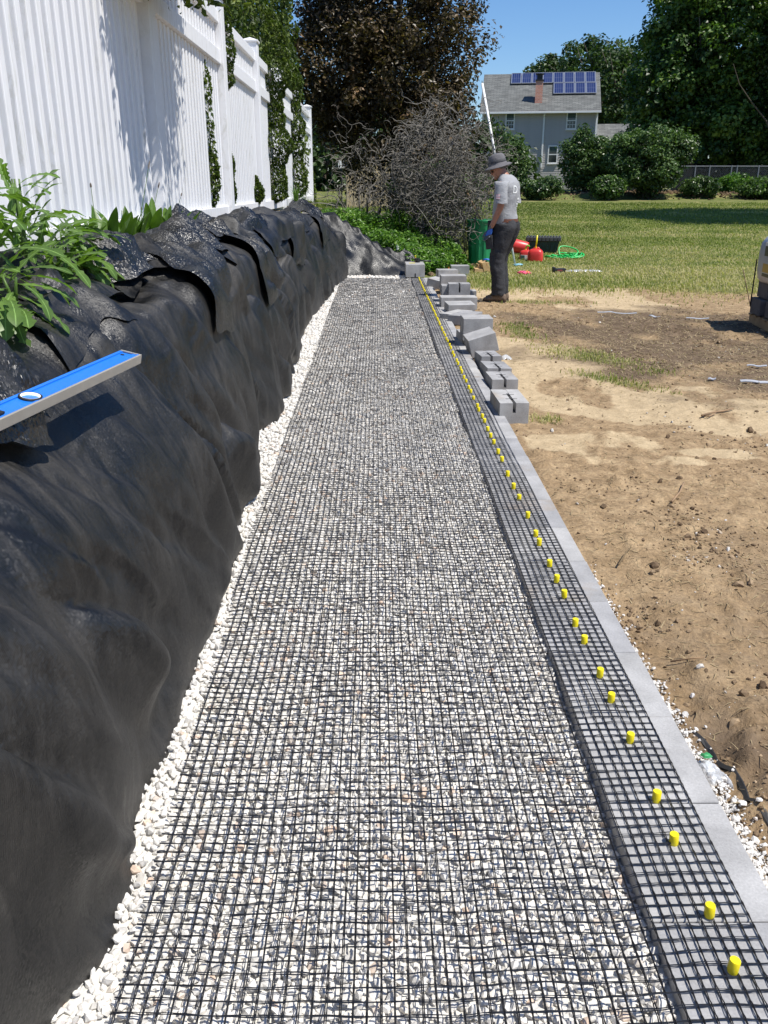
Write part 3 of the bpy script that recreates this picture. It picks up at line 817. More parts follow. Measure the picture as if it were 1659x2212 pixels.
# ---- far end: loose glossy sheet heaped on the ground past the end of the bank ----
def end_sheet():
    nx_, ny_ = 120, 56
    u = np.linspace(0, 1, nx_)[:, None]; v = np.linspace(0, 1, ny_)[None, :]
    x = -1.25 + 1.95 * u + .05 * fbm(u * 4, v * 4, 2, 400); ridge = np.interp(u, [0, .25, .42, .6, .8, .93, 1], [1.12, 1.02, .80, .62, .42, .30, .16])
    y = 14.75 + .75 * v + .25 * (1 - u) + .06 * fbm(u * 6, v * 3, 2, 401)
    prof = np.clip(v / .72, 0, 1) ** .85 * sstep(1.12, .8, v)
    z = ridge * prof + prof * (.09 * trif(u * 8 + v * 2, v * 3.2 - u, 402) + .045 * trif(u * 17, v * 8 + u * 3, 403) + .05 * crease(u * 5 + v, v * 1.5, .12, 404)) + .004
    P = np.stack(np.broadcast_arrays(x, y, np.maximum(z, .006 + .02 * np.abs(vnoise(u * 20, v * 8, 405)))), -1)
    return grid_mesh('end_fabric', P, M_gloss)
M_gloss = _fabric('black_sheeting', .03, .30, .16, .6)
o = end_sheet(); tag(o, 'glossy black sheeting crumpled in a heap across the far end of the gravel', 'plastic sheet')
# ---------------- crushed stone, block wall, geogrid, pins ----------------
def _stone_mat():
    m, nt, b = new_mat('crushed_limestone')
    a = N(nt, 'ShaderNodeAttribute', attribute_name='tint').outputs['Fac']
    c = ramp(nt, a, [(0, (.54, .52, .48)), (.15, (.66, .64, .60)), (.6, (.70, .675, .625)), (.95, (.74, .695, .62)), (.985, (.66, .50, .38)), (1, (.40, .38, .36))])
    c = mixc(nt, 1.0, c, ramp(nt, noise_tex(nt, coord(nt, 'Object'), 90, 5, .65), [(.3, (.78, .78, .79)), (.7, (1.08,) * 3)]), 'MULTIPLY')
    nt.links.new(c, b.inputs['Base Color']); b.inputs['Roughness'].default_value = .85; b.inputs['Specular IOR Level'].default_value = .25
    bump(nt, b, noise_tex(nt, coord(nt, 'Object'), 140, 4), .4, .003)
    return m
M_stone = _stone_mat()
def bed_z(x, y):
    return .012 + .010 * fbm(x * 1.7, y * 1.7, 3, 101) + .022 - .022 * sstep(WALL_L - .05, WALL_L, x) * sstep(-.2, .4, fbm(0 * x, y * 1.9, 2, 102))
bed_x = np.linspace(-.95, WALL_L + .002, 24); bed_y = np.linspace(.4, 15.25, 150)
BX, BY = np.meshgrid(bed_x, bed_y)
i = np.arange(len(bed_y) - 1)[:, None] * 24 + np.arange(23)[None, :]
bed = mesh_np('gravel_bed', np.stack([BX, BY, bed_z(BX, BY) - .014], -1).reshape(-1, 3), np.stack([i, i + 1, i + 25, i + 24], -1).reshape(-1, 4),
              simple('gravel_dust', (.62, .60, .55), .95, .2, 90), smooth=True)
tag(bed, kind='structure')
# stones laid on a jittered grid whose step grows slowly with distance
pos = []; szs = []
y = .82
while y < 15.2:
    st = .0165 * (1 + .07 * (y - .8))
    xs = np.arange(base_x(y) - .10, WALL_L - .004, st)
    jx = rng.uniform(-.5, .5, len(xs)) * st; jy = rng.uniform(-.5, .5, len(xs)) * st
    k = rng.random(len(xs)) < .97
    s = st * rng.uniform(.55, .92, len(xs))
    px = np.minimum(xs + jx, WALL_L - s * .8)
    pz = bed_z(px, y + jy) - .008 + rng.uniform(-.4, .35, len(xs)) * st
    pos.append(np.stack([px, y + jy, pz], 1)[k]); szs.append(s[k])
    y += st * .92
pos = np.concatenate(pos); szs = np.concatenate(szs)
gravel = stones('white_gravel', pos, szs, M_stone, 15, flat=.8, jag=.45, nvar=40)
tag(gravel, 'bed of white crushed limestone filling the trench beside the block wall', 'gravel', kind='stuff')
print('gravel stones', len(pos))
# spilled fine chips along the front foot of the wall
n = 2600; yy = 1.35 + rng.beta(1.1, 3.0, n) * 2.0; xx = .83 + np.abs(rng.normal(0, .022 + .02 * sstep(2.6, 1.4, yy), n)) 
s = .0042 * rng.lognormal(0, .4, n)
tag(stones('gravel_spill', np.stack([xx, yy, gheight(xx, yy) + s * .5 + .004], 1), s, M_stone, 16),
    'thin spill of small white stone chips along the outer foot of the near wall blocks', 'gravel', kind='stuff')

def concrete(name, base, seed=0, var=.22, stain=True):
    m, nt, b = new_mat(name); ob = coord(nt, 'Object')
    oi = N(nt, 'ShaderNodeObjectInfo')
    va = N(nt, 'ShaderNodeVectorMath', operation='ADD'); nt.links.new(ob, va.inputs[0])
    cb = N(nt, 'ShaderNodeCombineXYZ'); mu = N(nt, 'ShaderNodeMath', operation='MULTIPLY'); mu.inputs[1].default_value = 37
    nt.links.new(oi.outputs['Random'], mu.inputs[0]); nt.links.new(mu.outputs[0], cb.inputs[0]); nt.links.new(mu.outputs[0], cb.inputs[1]); nt.links.new(cb.outputs[0], va.inputs[1])
    v = va.outputs[0]
    n1 = noise_tex(nt, v, 6, 6, .6, .3); n2 = noise_tex(nt, v, 160, 3, .7)
    lo = tuple(c * (1 - var) for c in base); hi = tuple(c * (1 + var) for c in base)
    c = ramp(nt, n1, [(.32, lo), (.68, hi)])
    c = mixc(nt, 1.0, c, ramp(nt, n2, [(.3, (.86,) * 3), (.7, (1.12,) * 3)]), 'MULTIPLY')
    c = mixc(nt, 1.0, c, ramp(nt, oi.outputs['Random'], [(0, (.88, .88, .90)), (1, (1.12, 1.11, 1.09))]), 'MULTIPLY')
    if stain:
        st = ramp(nt, noise_tex(nt, v, 3.1, 4, .6), [(.60, (0, 0, 0)), (.72, (.55, .55, .55))])
        c = mixc(nt, st, c, (.30, .235, .17))
    nt.links.new(c, b.inputs['Base Color']); b.inputs['Roughness'].default_value = .88; b.inputs['Specular IOR Level'].default_value = .25
    bump(nt, b, n2, .35, .002)
    return m
M_block = concrete('grey_block', (.33, .327, .322))
def block_bm(L, W, H, bev=.003, groove=False, seed=0):
    bm = bmesh.new(); bmesh.ops.create_cube(bm, size=1)
    for v in bm.verts: v.co = Vector((v.co.x * W, v.co.y * L, v.co.z * H))
    bmesh.ops.bevel(bm, geom=bm.edges[:], offset=bev, segments=1, affect='EDGES')
    return bm
wall = thing('block_wall', 'long straight course of grey concrete retaining wall blocks beside the gravel trench', 'block wall', ((WALL_L + WALL_R) / 2, 0, 0))
BL = .353
bms = block_bm(BL - .0035, WALL_R - WALL_L, .15)
bmesh_me = bpy.data.meshes.new('block'); bms.to_mesh(bmesh_me); bms.free(); bmesh_me.materials.append(M_block)
y0 = .60
k = 0
while y0 < WALL_END:
    o = link('block', bmesh_me, wall)
    o.location = (random.uniform(-.0025, .0025), y0 + BL / 2, WALL_Z - .075 + random.uniform(-.0015, .001))
    o.rotation_euler = (random.uniform(-.002, .002), random.uniform(-.003, .003), random.uniform(-.006, .006))
    y0 += BL; k += 1
# ---- geogrid ----
def _plastic(name, col, rough=.35, var=.2, spec=.5):
    return simple(name, col, rough, var, 30, spec=spec)
M_grid = _plastic('black_coated_yarn', (.012, .012, .014), .38, .3, .6)
GX0, GX1 = -.50, .742
PXS, PYS = .0247, .0285
def grid_left(y): return np.interp(y, [.8, 1.2, 1.6, 2.2, 3.3, 6, 10, 15], [-.47, -.475, -.49, -.50, -.535, -.55, -.57, -.57])
def mat_z(x, y):
    on_wall = sstep(WALL_L - .06, WALL_L + .005, x)
    z_g = bed_z(x, y) + .013 + .005 * fbm(x * 9, y * 7, 3, 111) + .012 * np.maximum(fbm(x * 2.4, y * 1.4, 2, 113), 0)
    z_w = WALL_Z + .0015 + .004 * np.abs(fbm(x * 8, y * 6.5, 2, 112)) * sstep(WALL_R - .07, WALL_R - .16, x)
    return z_g * (1 - on_wall) + z_w * on_wall
def warp(x, y):
    """the mat is pulled out of square: long waves in its cross strands"""
    return x + .004 * fbm(x * 3, y * 2, 2, 121), y + .022 * fbm(x * 2.0, y * .8, 2, 122) + .004 * fbm(x * 7, y * 5, 2, 123)
def strands(name, lines, w, mat, parent, ns=3):
    """lines: list of (n,3) arrays; n-sided thin yarns, all in one mesh"""
    V_ = []; F_ = []; o = 0
    for P, ww in lines:
        n = len(P); T = np.gradient(P, axis=0); T /= np.linalg.norm(T, axis=1, keepdims=True) + 1e-9
        S = np.cross(T, [0, 0, 1.0]); S /= np.linalg.norm(S, axis=1, keepdims=True) + 1e-9
        U = np.cross(S, T)
        if ns == 2: R_ = [P - S * ww[:, None], P + S * ww[:, None]]
        else: R_ = [P - S * ww[:, None] - U * ww[:, None] * .3, P + S * ww[:, None] - U * ww[:, None] * .3, P + U * ww[:, None] * (.9 if name != 'crosswise_yarns' else 1.15)]
        k_ = len(R_); V_.append(np.stack(R_, 1).reshape(-1, 3))
        i = np.arange(n - 1)[:, None] * k_
        q = [np.concatenate([i + a, i + (a + 1) % k_, i + k_ + (a + 1) % k_, i + k_ + a], 1) for a in range(k_ if ns > 2 else 1)]
        F_.append(np.concatenate(q) + o); o += n * k_
    return mesh_np(name, np.concatenate(V_), np.concatenate(F_), mat, parent, smooth=False)
geogrid = thing('geogrid', 'black plastic mesh unrolled over the white gravel and the block wall', 'geogrid', (0, 0, 0))
long_n, long_f, cross_n, cross_f = [], [], [], []
yN = axis([(.8, 4.2, .0095)]); yF = axis([(4.2, WALL_END - .02, .034)])
nx = int((GX1 - GX0) / PXS) + 4
for k in range(nx):
    x0 = GX1 - k * PXS + .0012 * random.uniform(-1, 1)
    for pair in (-1, 1):
        for yy, far in ((yN, False), (yF, True)):
            xx = x0 + pair * (.0012 if not far else .0012) * (1 + .5 * vnoise(yy * 9, yy * 0 + k, 130)) + 0 * yy
            keep = xx >= grid_left(yy)
            if keep.sum() < 4: continue
            yk = yy[keep]; X_, Y_ = warp(xx[keep], yk)
            X_ = np.minimum(X_, GX1 + .003)
            ph = yk / PYS * math.pi * 2
            z = mat_z(X_, Y_) + .0012 * np.cos(ph) * pair + .002
            wd = (.00112 if not far else .0010) * np.ones_like(yk) * (1 + .35 * (np.cos(ph) > .6))
            (long_f if far else long_n).append((np.stack([X_, Y_, z], 1), wd))
y = .8; j = 0
while y < WALL_END - .02:
    far = y > 4.2
    xl = float(grid_left(y)) - .004
    xs = np.arange(xl, GX1 + .004, .009 if not far else .022)
    # flat film-like cross yarns, in small bundles
    nb = 2 if y < 7 else 1
    for q in range(nb):
        off = (q - (nb - 1) / 2) * .0026
        fr = vnoise(xs * 38 + q * 13, 0 * xs + j, 140) * .0008 + vnoise(xs * 11, 0 * xs + j + q * 3, 141) * .0010
        X_, Y_ = warp(xs, y + off + fr + 0 * xs)
        z = mat_z(X_, Y_) + .0012 + .003 * np.maximum(vnoise(xs * 20 + q * 5, 0 * xs + j, 142), 0)
        base = .00118 if not far else (.0010 if nb > 1 else .0014)
        wd = base * (1 + .5 * vnoise(xs * 45, 0 * xs + j + q, 143))
        (cross_f if far else cross_n).append((np.stack([X_, Y_, z], 1), wd))
    y += PYS * (1 + .04 * random.uniform(-1, 1)); j += 1
for nm, L_, ns in (('lengthwise_yarns', long_n, 3), ('lengthwise_yarns', long_f, 2), ('crosswise_yarns', cross_n, 3), ('crosswise_yarns', cross_f, 3)):
    tag(strands(nm, L_, 0, M_grid, geogrid, ns), kind='stuff')
# selvedge cords along the right edge of the mat
# ---- yellow pins ----
M_pin = _plastic('yellow_plastic', (.86, .70, .012), .35, .05)
pin_y = []
y = None
pix = [(1578, 2090), (1522, 1970), (1450, 1812), (1408, 1720), (1350, 1595), (1308, 1507), (1285, 1455), (1251, 1382), (1234, 1345), (1207, 1286), (1194, 1252), (1177, 1219), (1157, 1173), (1146, 1153),
       (1128, 1114), (1110, 1075), (1100, 1051), (1088, 1024), (1075, 994), (1067, 977), (1057, 955), (1049, 942), (1044, 928), (1035, 910), (1031, 900), (1022, 885), (1019, 877), (1014, 860)]
for p in pix:
    g = G(p[0], p[1], WALL_Z + .012); pin_y.append(g.y)
y = pin_y[-1]; tog = 0
while y < WALL_END - .25:
    y += (.14 if tog else .21) + random.uniform(-.015, .015); tog ^= 1
    pin_y.append(y)
pm = MB(); pm.lathe([(.0095, 0), (.0105, .004), (.0105, .027), (.0096, .0292)], 14)
proto = None
ORD = ['nearest', 'second', 'third', 'fourth', 'fifth', 'sixth', 'seventh', 'eighth', 'ninth', 'tenth', 'eleventh', 'twelfth', 'thirteenth', 'fourteenth', 'fifteenth', 'sixteenth']
for k, y in enumerate(pin_y):
    if proto is None: o = proto = pm.build('yellow_pin', M_pin, None, smooth=True, angle=R(40))
    else: o = proto.copy(); COL.objects.link(o)
    o.location = (.6600 + random.uniform(-.003, .003), y, WALL_Z + random.uniform(-.003, .004)); o.rotation_euler = (random.uniform(-.06, .06), random.uniform(-.06, .06), random.random() * 6)
    lab = ('nearest yellow pin standing through the black mesh on the wall' if k == 0 else '%s yellow pin from the near end of the wall' % ORD[k]) if k < len(ORD) else 'small yellow pin in the crowded far stretch of the pin row on the wall'
    tag(o, lab, 'pin', 'yellow pins along the block wall')
# black fabric strip and twine at the front foot of the near blocks
mb = MB()
pts = [(.90 + .012 * math.sin(t * 5), 1.5 + t * .11, gh(.9, 1.5 + t * .11) + .016 + .008 * math.sin(t * 3)) for t in range(8)]
for a, b in zip(pts[:-1], pts[1:]):
    mb.add([a, b, (b[0] + .02, b[1], b[2] + .022), (a[0] + .02, a[1], a[2] + .022), (a[0] + .022, a[1], a[2] + .018), (b[0] + .022, b[1], b[2] + .018)], [(0, 1, 2, 3), (3, 2, 5, 4)])
# ---------------- white vinyl fence on top of the bank ----------------
def _vinyl():
    m, nt, b = new_mat('white_vinyl'); ob = coord(nt, 'Object')
    oi = N(nt, 'ShaderNodeObjectInfo'); va = N(nt, 'ShaderNodeVectorMath', operation='ADD'); nt.links.new(ob, va.inputs[0])
    mu = N(nt, 'ShaderNodeMath', operation='MULTIPLY'); mu.inputs[1].default_value = 53; nt.links.new(oi.outputs['Random'], mu.inputs[0])
    cb = N(nt, 'ShaderNodeCombineXYZ'); nt.links.new(mu.outputs[0], cb.inputs[2]); nt.links.new(cb.outputs[0], va.inputs[1])
    mp = N(nt, 'ShaderNodeMapping'); mp.inputs['Scale'].default_value = (6, 30, 3.2); nt.links.new(va.outputs[0], mp.inputs[0])
    d = noise_tex(nt, mp.outputs[0], 1.6, 7, .72, .8)
    pf = ramp(nt, oi.outputs['Random'], [(.3, (.1,) * 3), (.9, (1,) * 3)])
    dm = ramp(nt, d, [(.50, (0, 0, 0)), (.70, (.85, .85, .85))])
    c = mixc(nt, mixc(nt, 1.0, dm, pf, 'MULTIPLY'), (.79, .79, .80), (.50, .49, .42))
    nt.links.new(c, b.inputs['Base Color']); b.inputs['Roughness'].default_value = .42; b.inputs['Specular IOR Level'].default_value = .4
    return m
M_vinyl = _vinyl()
FY = [3.40, 6.15, 8.95, 11.45, 14.15, 17.35, 20.2]
FZ0, FZ1 = 1.20, 3.02
fence = thing('vinyl_fence', 'tall white vinyl picket fence with square posts running along the top of the bank', 'fence', (FENCE_X, 0, 0))
PW = .175
pb = MB(); pb.box((0, 0, (FZ0 + FZ1) / 2 - .1), (PW, PW, FZ1 - FZ0 + .2), bev=.006)
capb = MB(); capb.box((0, 0, FZ1 + .011), (PW + .03, PW + .03, .022), bev=.004)
capb.add([(-.095, -.095, FZ1 + .022), (.095, -.095, FZ1 + .022), (.095, .095, FZ1 + .022), (-.095, .095, FZ1 + .022), (0, 0, FZ1 + .06)], [(0, 1, 4), (1, 2, 4), (2, 3, 4), (3, 0, 4)])
post0 = pb.build('post', M_vinyl, fence); cap0 = capb.build('cap', M_vinyl, post0)
post0.location = (0, FY[0], 0)
for y in FY[1:]:
    o = post0.copy(); COL.objects.link(o); o.location = (0, y, 0); o.parent = fence
    q = cap0.copy(); COL.objects.link(q); q.parent = o
Z_BOT, Z_M0, Z_M1, Z_T0, Z_T1 = 1.25, 2.485, 2.60, 2.82, 2.92
def rail_me(L, z0, z1, w=.05):
    m = MB(); m.box((0, 0, (z0 + z1) / 2), (w, L, z1 - z0), bev=.004); o = m.build('rail', M_vinyl, None); me = o.data; bpy.data.objects.remove(o); return me
pk = MB(); pk.box((0, 0, 0), (.048, .060, 1.0), bev=.006); o = pk.build('picket', M_vinyl, None); pk_me = o.data; bpy.data.objects.remove(o)
sq = MB(); sq.box((0, 0, 0), (.048, .060, 1.0), bev=.006); o = sq.build('picket', M_vinyl, None); sq_me = o.data; bpy.data.objects.remove(o)
YY = [.55] + FY
for a, b_ in zip(YY[:-1], YY[1:]):
    L = b_ - a - PW + .004; cy = (a + b_) / 2; last = a == FY[-2]
    for z0, z1, w in ((1.14, Z_BOT, .11), (Z_M0, Z_M1, .12), (Z_T0, Z_T1, .12)):
        o = link('rail', rail_me(L, z0, z1, w), fence); o.location = (0, cy, 0)
    if last:
        m = MB()
        k = 0; n = 17; st = (L - .01) / n
        for i in range(n):
            o = link('board', pk_me, fence); o.location = (-.004, a + PW / 2 + st * (i + .5), (Z_BOT + Z_M0) / 2); o.scale = (.7, st / .060 * .985, Z_M0 - Z_BOT)
        for i in range(n):
            o = link('board', pk_me, fence); o.location = (-.004, a + PW / 2 + st * (i + .5), (Z_M1 + Z_T0) / 2); o.scale = (.7, st / .060 * .985, Z_T0 - Z_M1)
        continue
    n = int(round(L / .122)); st = L / n
    for i in range(n):
        y = a + PW / 2 + st * (i + .5)
        o = link('picket', pk_me, fence); o.location = (random.uniform(-.001, .001), y + random.uniform(-.003, .003), (Z_BOT + Z_M0) / 2); o.scale = (1, 1, Z_M0 - Z_BOT)
        if a > 3:
            for q in (.5,):
                o = link('picket', sq_me, fence); o.location = (0, y + (q - .5) * st / 2, (Z_M1 + Z_T0) / 2); o.scale = (1, 1, Z_T0 - Z_M1)
# ---------------- the neighbour's house ----------------
HA = V(1044, 238, 73.0); HB = V(1291, 235, 71.6)
hd = Vector((HB.x - HA.x, HB.y - HA.y, 0)); HW = hd.length; hang = math.atan2(hd.y, hd.x)
house = thing('grey_house', 'two storey grey house with white window frames and solar panels on its roof', 'house', (HA.x, HA.y, 1.2), hang)
HI = (Matrix.Translation(Vector((HA.x, HA.y, 1.2))) @ Matrix.Rotation(hang, 4, 'Z')).inverted()
def hp(px, py, dep=0.0):
    """picture point on the front wall, in house coordinates"""
    py += .026 * (px - 1170)
    o = HI @ Vector((0, 0, EYE)); d = (HI.to_3x3() @ ray(px, py)); t = (dep - o.y) / d.y
    return o + d * t
EAV = hp(1160, 236).z; 
M_side = simple('grey_siding', (.42, .40, .395), .6, .06, 3); M_trim = simple('white_trim', (.80, .80, .79), .5, .04, 5)
M_glass = simple('window_glass', (.012, .016, .018), .06, .2, 3, spec=.7); M_blind = simple('window_blind', (.045, .075, .07), .6, .2, 5)
M_found = concrete('foundation', (.33, .33, .32), stain=False)
mb = MB(); mb.box((HW / 2, 4.6, EAV / 2), (HW - .02, 9.2, EAV)); mb.add([(0, 0, EAV), (0, 9.2, EAV), (0, 4.6, EAV + 2.85), (HW, 0, EAV), (HW, 9.2, EAV), (HW, 4.6, EAV + 2.85)], [(0, 2, 1), (3, 4, 5)])
mb.build('wall', M_side, house)
mb = MB(); mb.box((HW / 2, 4.55, .2), (HW + .06, 9.2, .4)); mb.build('foundation', M_found, house)
NC = 33; ch = (EAV - .42) / NC
cb_ = MB(); cb_.add([(0, -.006, 0), (HW, -.006, 0), (HW, -.021, .004), (0, -.021, .004), (0, -.008, ch), (HW, -.008, ch)], [(0, 1, 2, 3), (3, 2, 5, 4)])
s0 = cb_.build('siding_board', M_side, house)
s0.location = (0, 0, .42)
for i in range(1, NC):
    o = s0.copy(); COL.objects.link(o); o.location = (0, 0, .42 + i * ch)
for x in (0, HW):
    mb = MB(); mb.box((x, .03, EAV / 2 + .2), (.13, .16, EAV - .42)); mb.build('corner_board', M_trim, house)
# roof
def _shingle():
    m, nt, b = new_mat('asphalt_shingle'); ob = coord(nt, 'Object')
    br = N(nt, 'ShaderNodeTexBrick'); br.inputs['Scale'].default_value = 1; br.inputs['Brick Width'].default_value = .45; br.inputs['Row Height'].default_value = .16; br.inputs['Mortar Size'].default_value = .012
    br.inputs['Color1'].default_value = (.095, .10, .095, 1); br.inputs['Color2'].default_value = (.16, .165, .155, 1); br.inputs['Mortar'].default_value = (.055, .055, .055, 1)
    nt.links.new(ob, br.inputs['Vector'])
    c = mixc(nt, 1.0, br.outputs['Color'], ramp(nt, noise_tex(nt, ob, 1.5, 5), [(.3, (.8,) * 3), (.7, (1.2,) * 3)]), 'MULTIPLY')
    nt.links.new(c, b.inputs['Base Color']); b.inputs['Roughness'].default_value = .9
    return m
M_shin = _shingle()
RR, RN = 2.85, 4.6; OH = .42; sl_ = math.atan2(RR, RN); SLN = math.hypot(RR, RN) * (1 + OH / RN)
def slab(y0, z0, ang, name):
    mb = MB(); mb.box((HW / 2, SLN / 2, .06), (HW + .5, SLN, .12)); o = mb.build(name, M_shin, house)
    o.location = (0, y0, z0); o.rotation_euler = (ang, 0, 0); return o
roof = slab(-OH, EAV - OH * RR / RN, sl_, 'roof')
mb = MB(); mb.box((HW / 2, SLN / 2, .06), (HW + .5, SLN, .12)); rb = mb.build('roof', M_shin, house); rb.location = (HW, 9.2 + OH, EAV - OH * RR / RN); rb.rotation_euler = (sl_, 0, math.pi)
mb = MB(); mb.box((HW / 2, -OH - .05, EAV - OH * RR / RN + .0), (HW + .5, .10, .15), bev=.02); mb.build('gutter', M_trim, house)
mb = MB(); mb.box((HW / 2, -OH / 2, EAV - .18), (HW + .4, OH - .02, .03)); mb.build('soffit', M_trim, house)
# picture point on the roof plane, in roof coordinates
RM = (Matrix.Translation(Vector((HA.x, HA.y, 1.2))) @ Matrix.Rotation(hang, 4, 'Z') @ Matrix.Translation(Vector((0, -OH, EAV - OH * RR / RN))) @ Matrix.Rotation(sl_, 4, 'X')).inverted()
def rp(px, py, h=.12):
    py += .026 * (px - 1170)
    o = RM @ Vector((0, 0, EYE)); d = RM.to_3x3() @ ray(px, py); t = (h - o.z) / d.z
    return o + d * t
def _pv():
    m, nt, b = new_mat('solar_cells'); ob = coord(nt, 'Object')
    br = N(nt, 'ShaderNodeTexBrick'); br.offset = 0; br.inputs['Scale'].default_value = 1; br.inputs['Brick Width'].default_value = .158; br.inputs['Row Height'].default_value = .80; br.inputs['Mortar Size'].default_value = .013
    br.inputs['Color1'].default_value = (.010, .018, .075, 1); br.inputs['Color2'].default_value = (.016, .026, .095, 1); br.inputs['Mortar'].default_value = (.12, .14, .22, 1)
    nt.links.new(ob, br.inputs['Vector']); nt.links.new(br.outputs['Color'], b.inputs['Base Color']); b.inputs['Roughness'].default_value = .28
    return m
M_pv = _pv(); M_alu = simple('aluminium', (.55, .56, .57), .35, .08, 20, metal=.85)
a = rp(1231.5, 162.5 + 3); xl = rp(1104.0, 174).x; xr = rp(1286, 180).x + .05
yt = SLN - .15; pw = (xr - xl) / 8; ph = pw * 2.05
pm_ = MB(); pm_.box((0, 0, 0), (pw - .12, ph - .12, .02)); fm = MB()
for sx, sy, dx, dy in ((0, 1, pw - .03, .055), (0, -1, pw - .03, .055), (1, 0, .055, ph - .14), (-1, 0, .055, ph - .14)):
    fm.box((sx * (pw - .085) / 2, sy * (ph - .085) / 2, .006), (dx, dy, .05))
pv0 = pm_.build('solar_panel', M_pv, house); fr0 = fm.build('frame', M_alu, pv0); first = True
RMi = Matrix.Translation(Vector((0, -OH, EAV - OH * RR / RN))) @ Matrix.Rotation(sl_, 4, 'X')
for row in range(2):
    for i in range(8):
        if row == 1 and i < 4: continue
        p = RMi @ Vector((xl + pw * (i + .5) + row * .03, yt - ph * (row + .5) - row * .02, .24))
        if first: o = pv0; first = False
        else:
            o = pv0.copy(); COL.objects.link(o); q = fr0.copy(); COL.objects.link(q); q.parent = o
        o.location = p; o.rotation_euler = (sl_, 0, 0)
# chimney
cb0 = rp(1163, 222, .12); cw = rp(1171, 222).x - rp(1155.5, 222).x
cbase = RMi @ Vector((cb0.x, cb0.y + .2, 0)); ctop = hp(1163, 176, cbase.y).z; captop = hp(1163, 161.5, cbase.y).z
def _brick():
    m, nt, b = new_mat('red_brick'); ob = coord(nt, 'Object')
    mp = N(nt, 'ShaderNodeMapping'); mp.inputs['Rotation'].default_value = (R(90), 0, 0); nt.links.new(ob, mp.inputs[0])
    br = N(nt, 'ShaderNodeTexBrick'); br.inputs['Scale'].default_value = 1; br.inputs['Brick Width'].default_value = .22; br.inputs['Row Height'].default_value = .10; br.inputs['Mortar Size'].default_value = .012
    br.inputs['Color1'].default_value = (.58, .22, .145, 1); br.inputs['Color2'].default_value = (.70, .31, .21, 1); br.inputs['Mortar'].default_value = (.60, .46, .38, 1)
    nt.links.new(mp.outputs[0], br.inputs['Vector']); nt.links.new(br.outputs['Color'], b.inputs['Base Color']); b.inputs['Roughness'].default_value = .9
    return m
M_black = simple('black_metal', (.015, .015, .016), .5, .2, 5)
mb = MB(); mb.box((cb0.x, cbase.y, (cbase.z - .3 + ctop) / 2), (cw, .62, ctop - cbase.z + .3)); chim = mb.build('chimney', _brick(), house)
mb = MB(); mb.box((cb0.x, cbase.y, ctop + .05), (cw + .1, .72, .1)); mb.box((cb0.x, cbase.y, (ctop + captop) / 2 + .05), (cw * .75, .5, captop - ctop)); mb.box((cb0.x, cbase.y, captop + .03), (cw + .08, .7, .05)); mb.build('chimney_cap', M_black, chim)
# windows
def window(x0, x1, y0, y1, grid):
    a = hp(x0, y1); b_ = hp(x1, y0); w = b_.x - a.x; h = b_.z - a.z; cx = (a.x + b_.x) / 2; cz = (a.z + b_.z) / 2; t = .085
    mb = MB()
    for s in (-1, 1):
        mb.box((cx + s * (w - t) / 2, -.055, cz), (t, .05, h)); mb.box((cx, -.052, cz + s * (h - t) / 2), (w - 2 * t, .05, t))
    mb.box((cx, -.056, cz), (w - 2 * t, .045, .07)); mb.box((cx, -.07, cz - h / 2 - .03), (w + .1, .09, .05))
    f = mb.build('window', M_trim, house)
    mb = MB(); mb.box((cx, -.035, cz), (w - 2 * t, .012, h - 2 * t)); mb.build('pane', M_glass, f)
    mb = MB(); mb.box((cx, -.046, cz + h * .28), (w - 2 * t, .008, h * .26)); mb.build('blind', M_blind, f)
    if grid:
        mb = MB()
        for q in (-1, 1): mb.box((cx + q * w * .13, -.05, cz - h * .23), (.022, .012, h * .34))
        mb.box((cx, -.0485, cz - h * .23), (w - 2 * t, .010, .022)); mb.build('muntin', M_trim, f)
window(1091, 1113, 243, 282, True); window(1222, 1247, 239, 278.5, True); window(1182, 1206, 313, 353, False); window(1121, 1145.5, 315, 354.5, False)
a = hp(1176, 247); b_ = hp(1174, 362)
mb = MB(); mb.box((a.x, -.09, (a.z + b_.z) / 2), (.13, .09, a.z - b_.z), bev=.01); mb.box((a.x, -.16, EAV - .35), (.12, .36, .1), rot=(R(35), 0, 0)); mb.build('downspout', M_trim, house)
a = hp(1294, 300); mb = MB(); mb.box((HW + .0, -.10, EAV * .62), (.13, .09, EAV * .70)); mb.build('downspout', M_trim, house)
mb = MB(); mb.box((hp(1158, 243).x, -.1, hp(1158, 243).z), (.16, .12, .12), bev=.03); mb.build('floodlight', M_trim, house)
mb = MB(); mb.box((hp(1150, 371).x, -.08, .46), (3.4, .1, .09)); mb.build('sill_board', M_trim, house)
# low side wing to the right
wing = MB(); wing.box((HW + 2.6, 5.5, 1.6), (5.2, 5, 3.2)); wg = wing.build('side_wing', M_side, house)
mb = MB(); mb.add([(HW - .1, 2.6, 3.2), (HW + 5.4, 2.6, 3.2), (HW + 5.4, 5.6, 5.1), (HW - .1, 5.6, 5.1), (HW - .1, 2.6, 3.08), (HW + 5.4, 2.6, 3.08)], [(0, 1, 2, 3), (4, 5, 1, 0)]); mb.build('wing_roof', M_shin, wg)

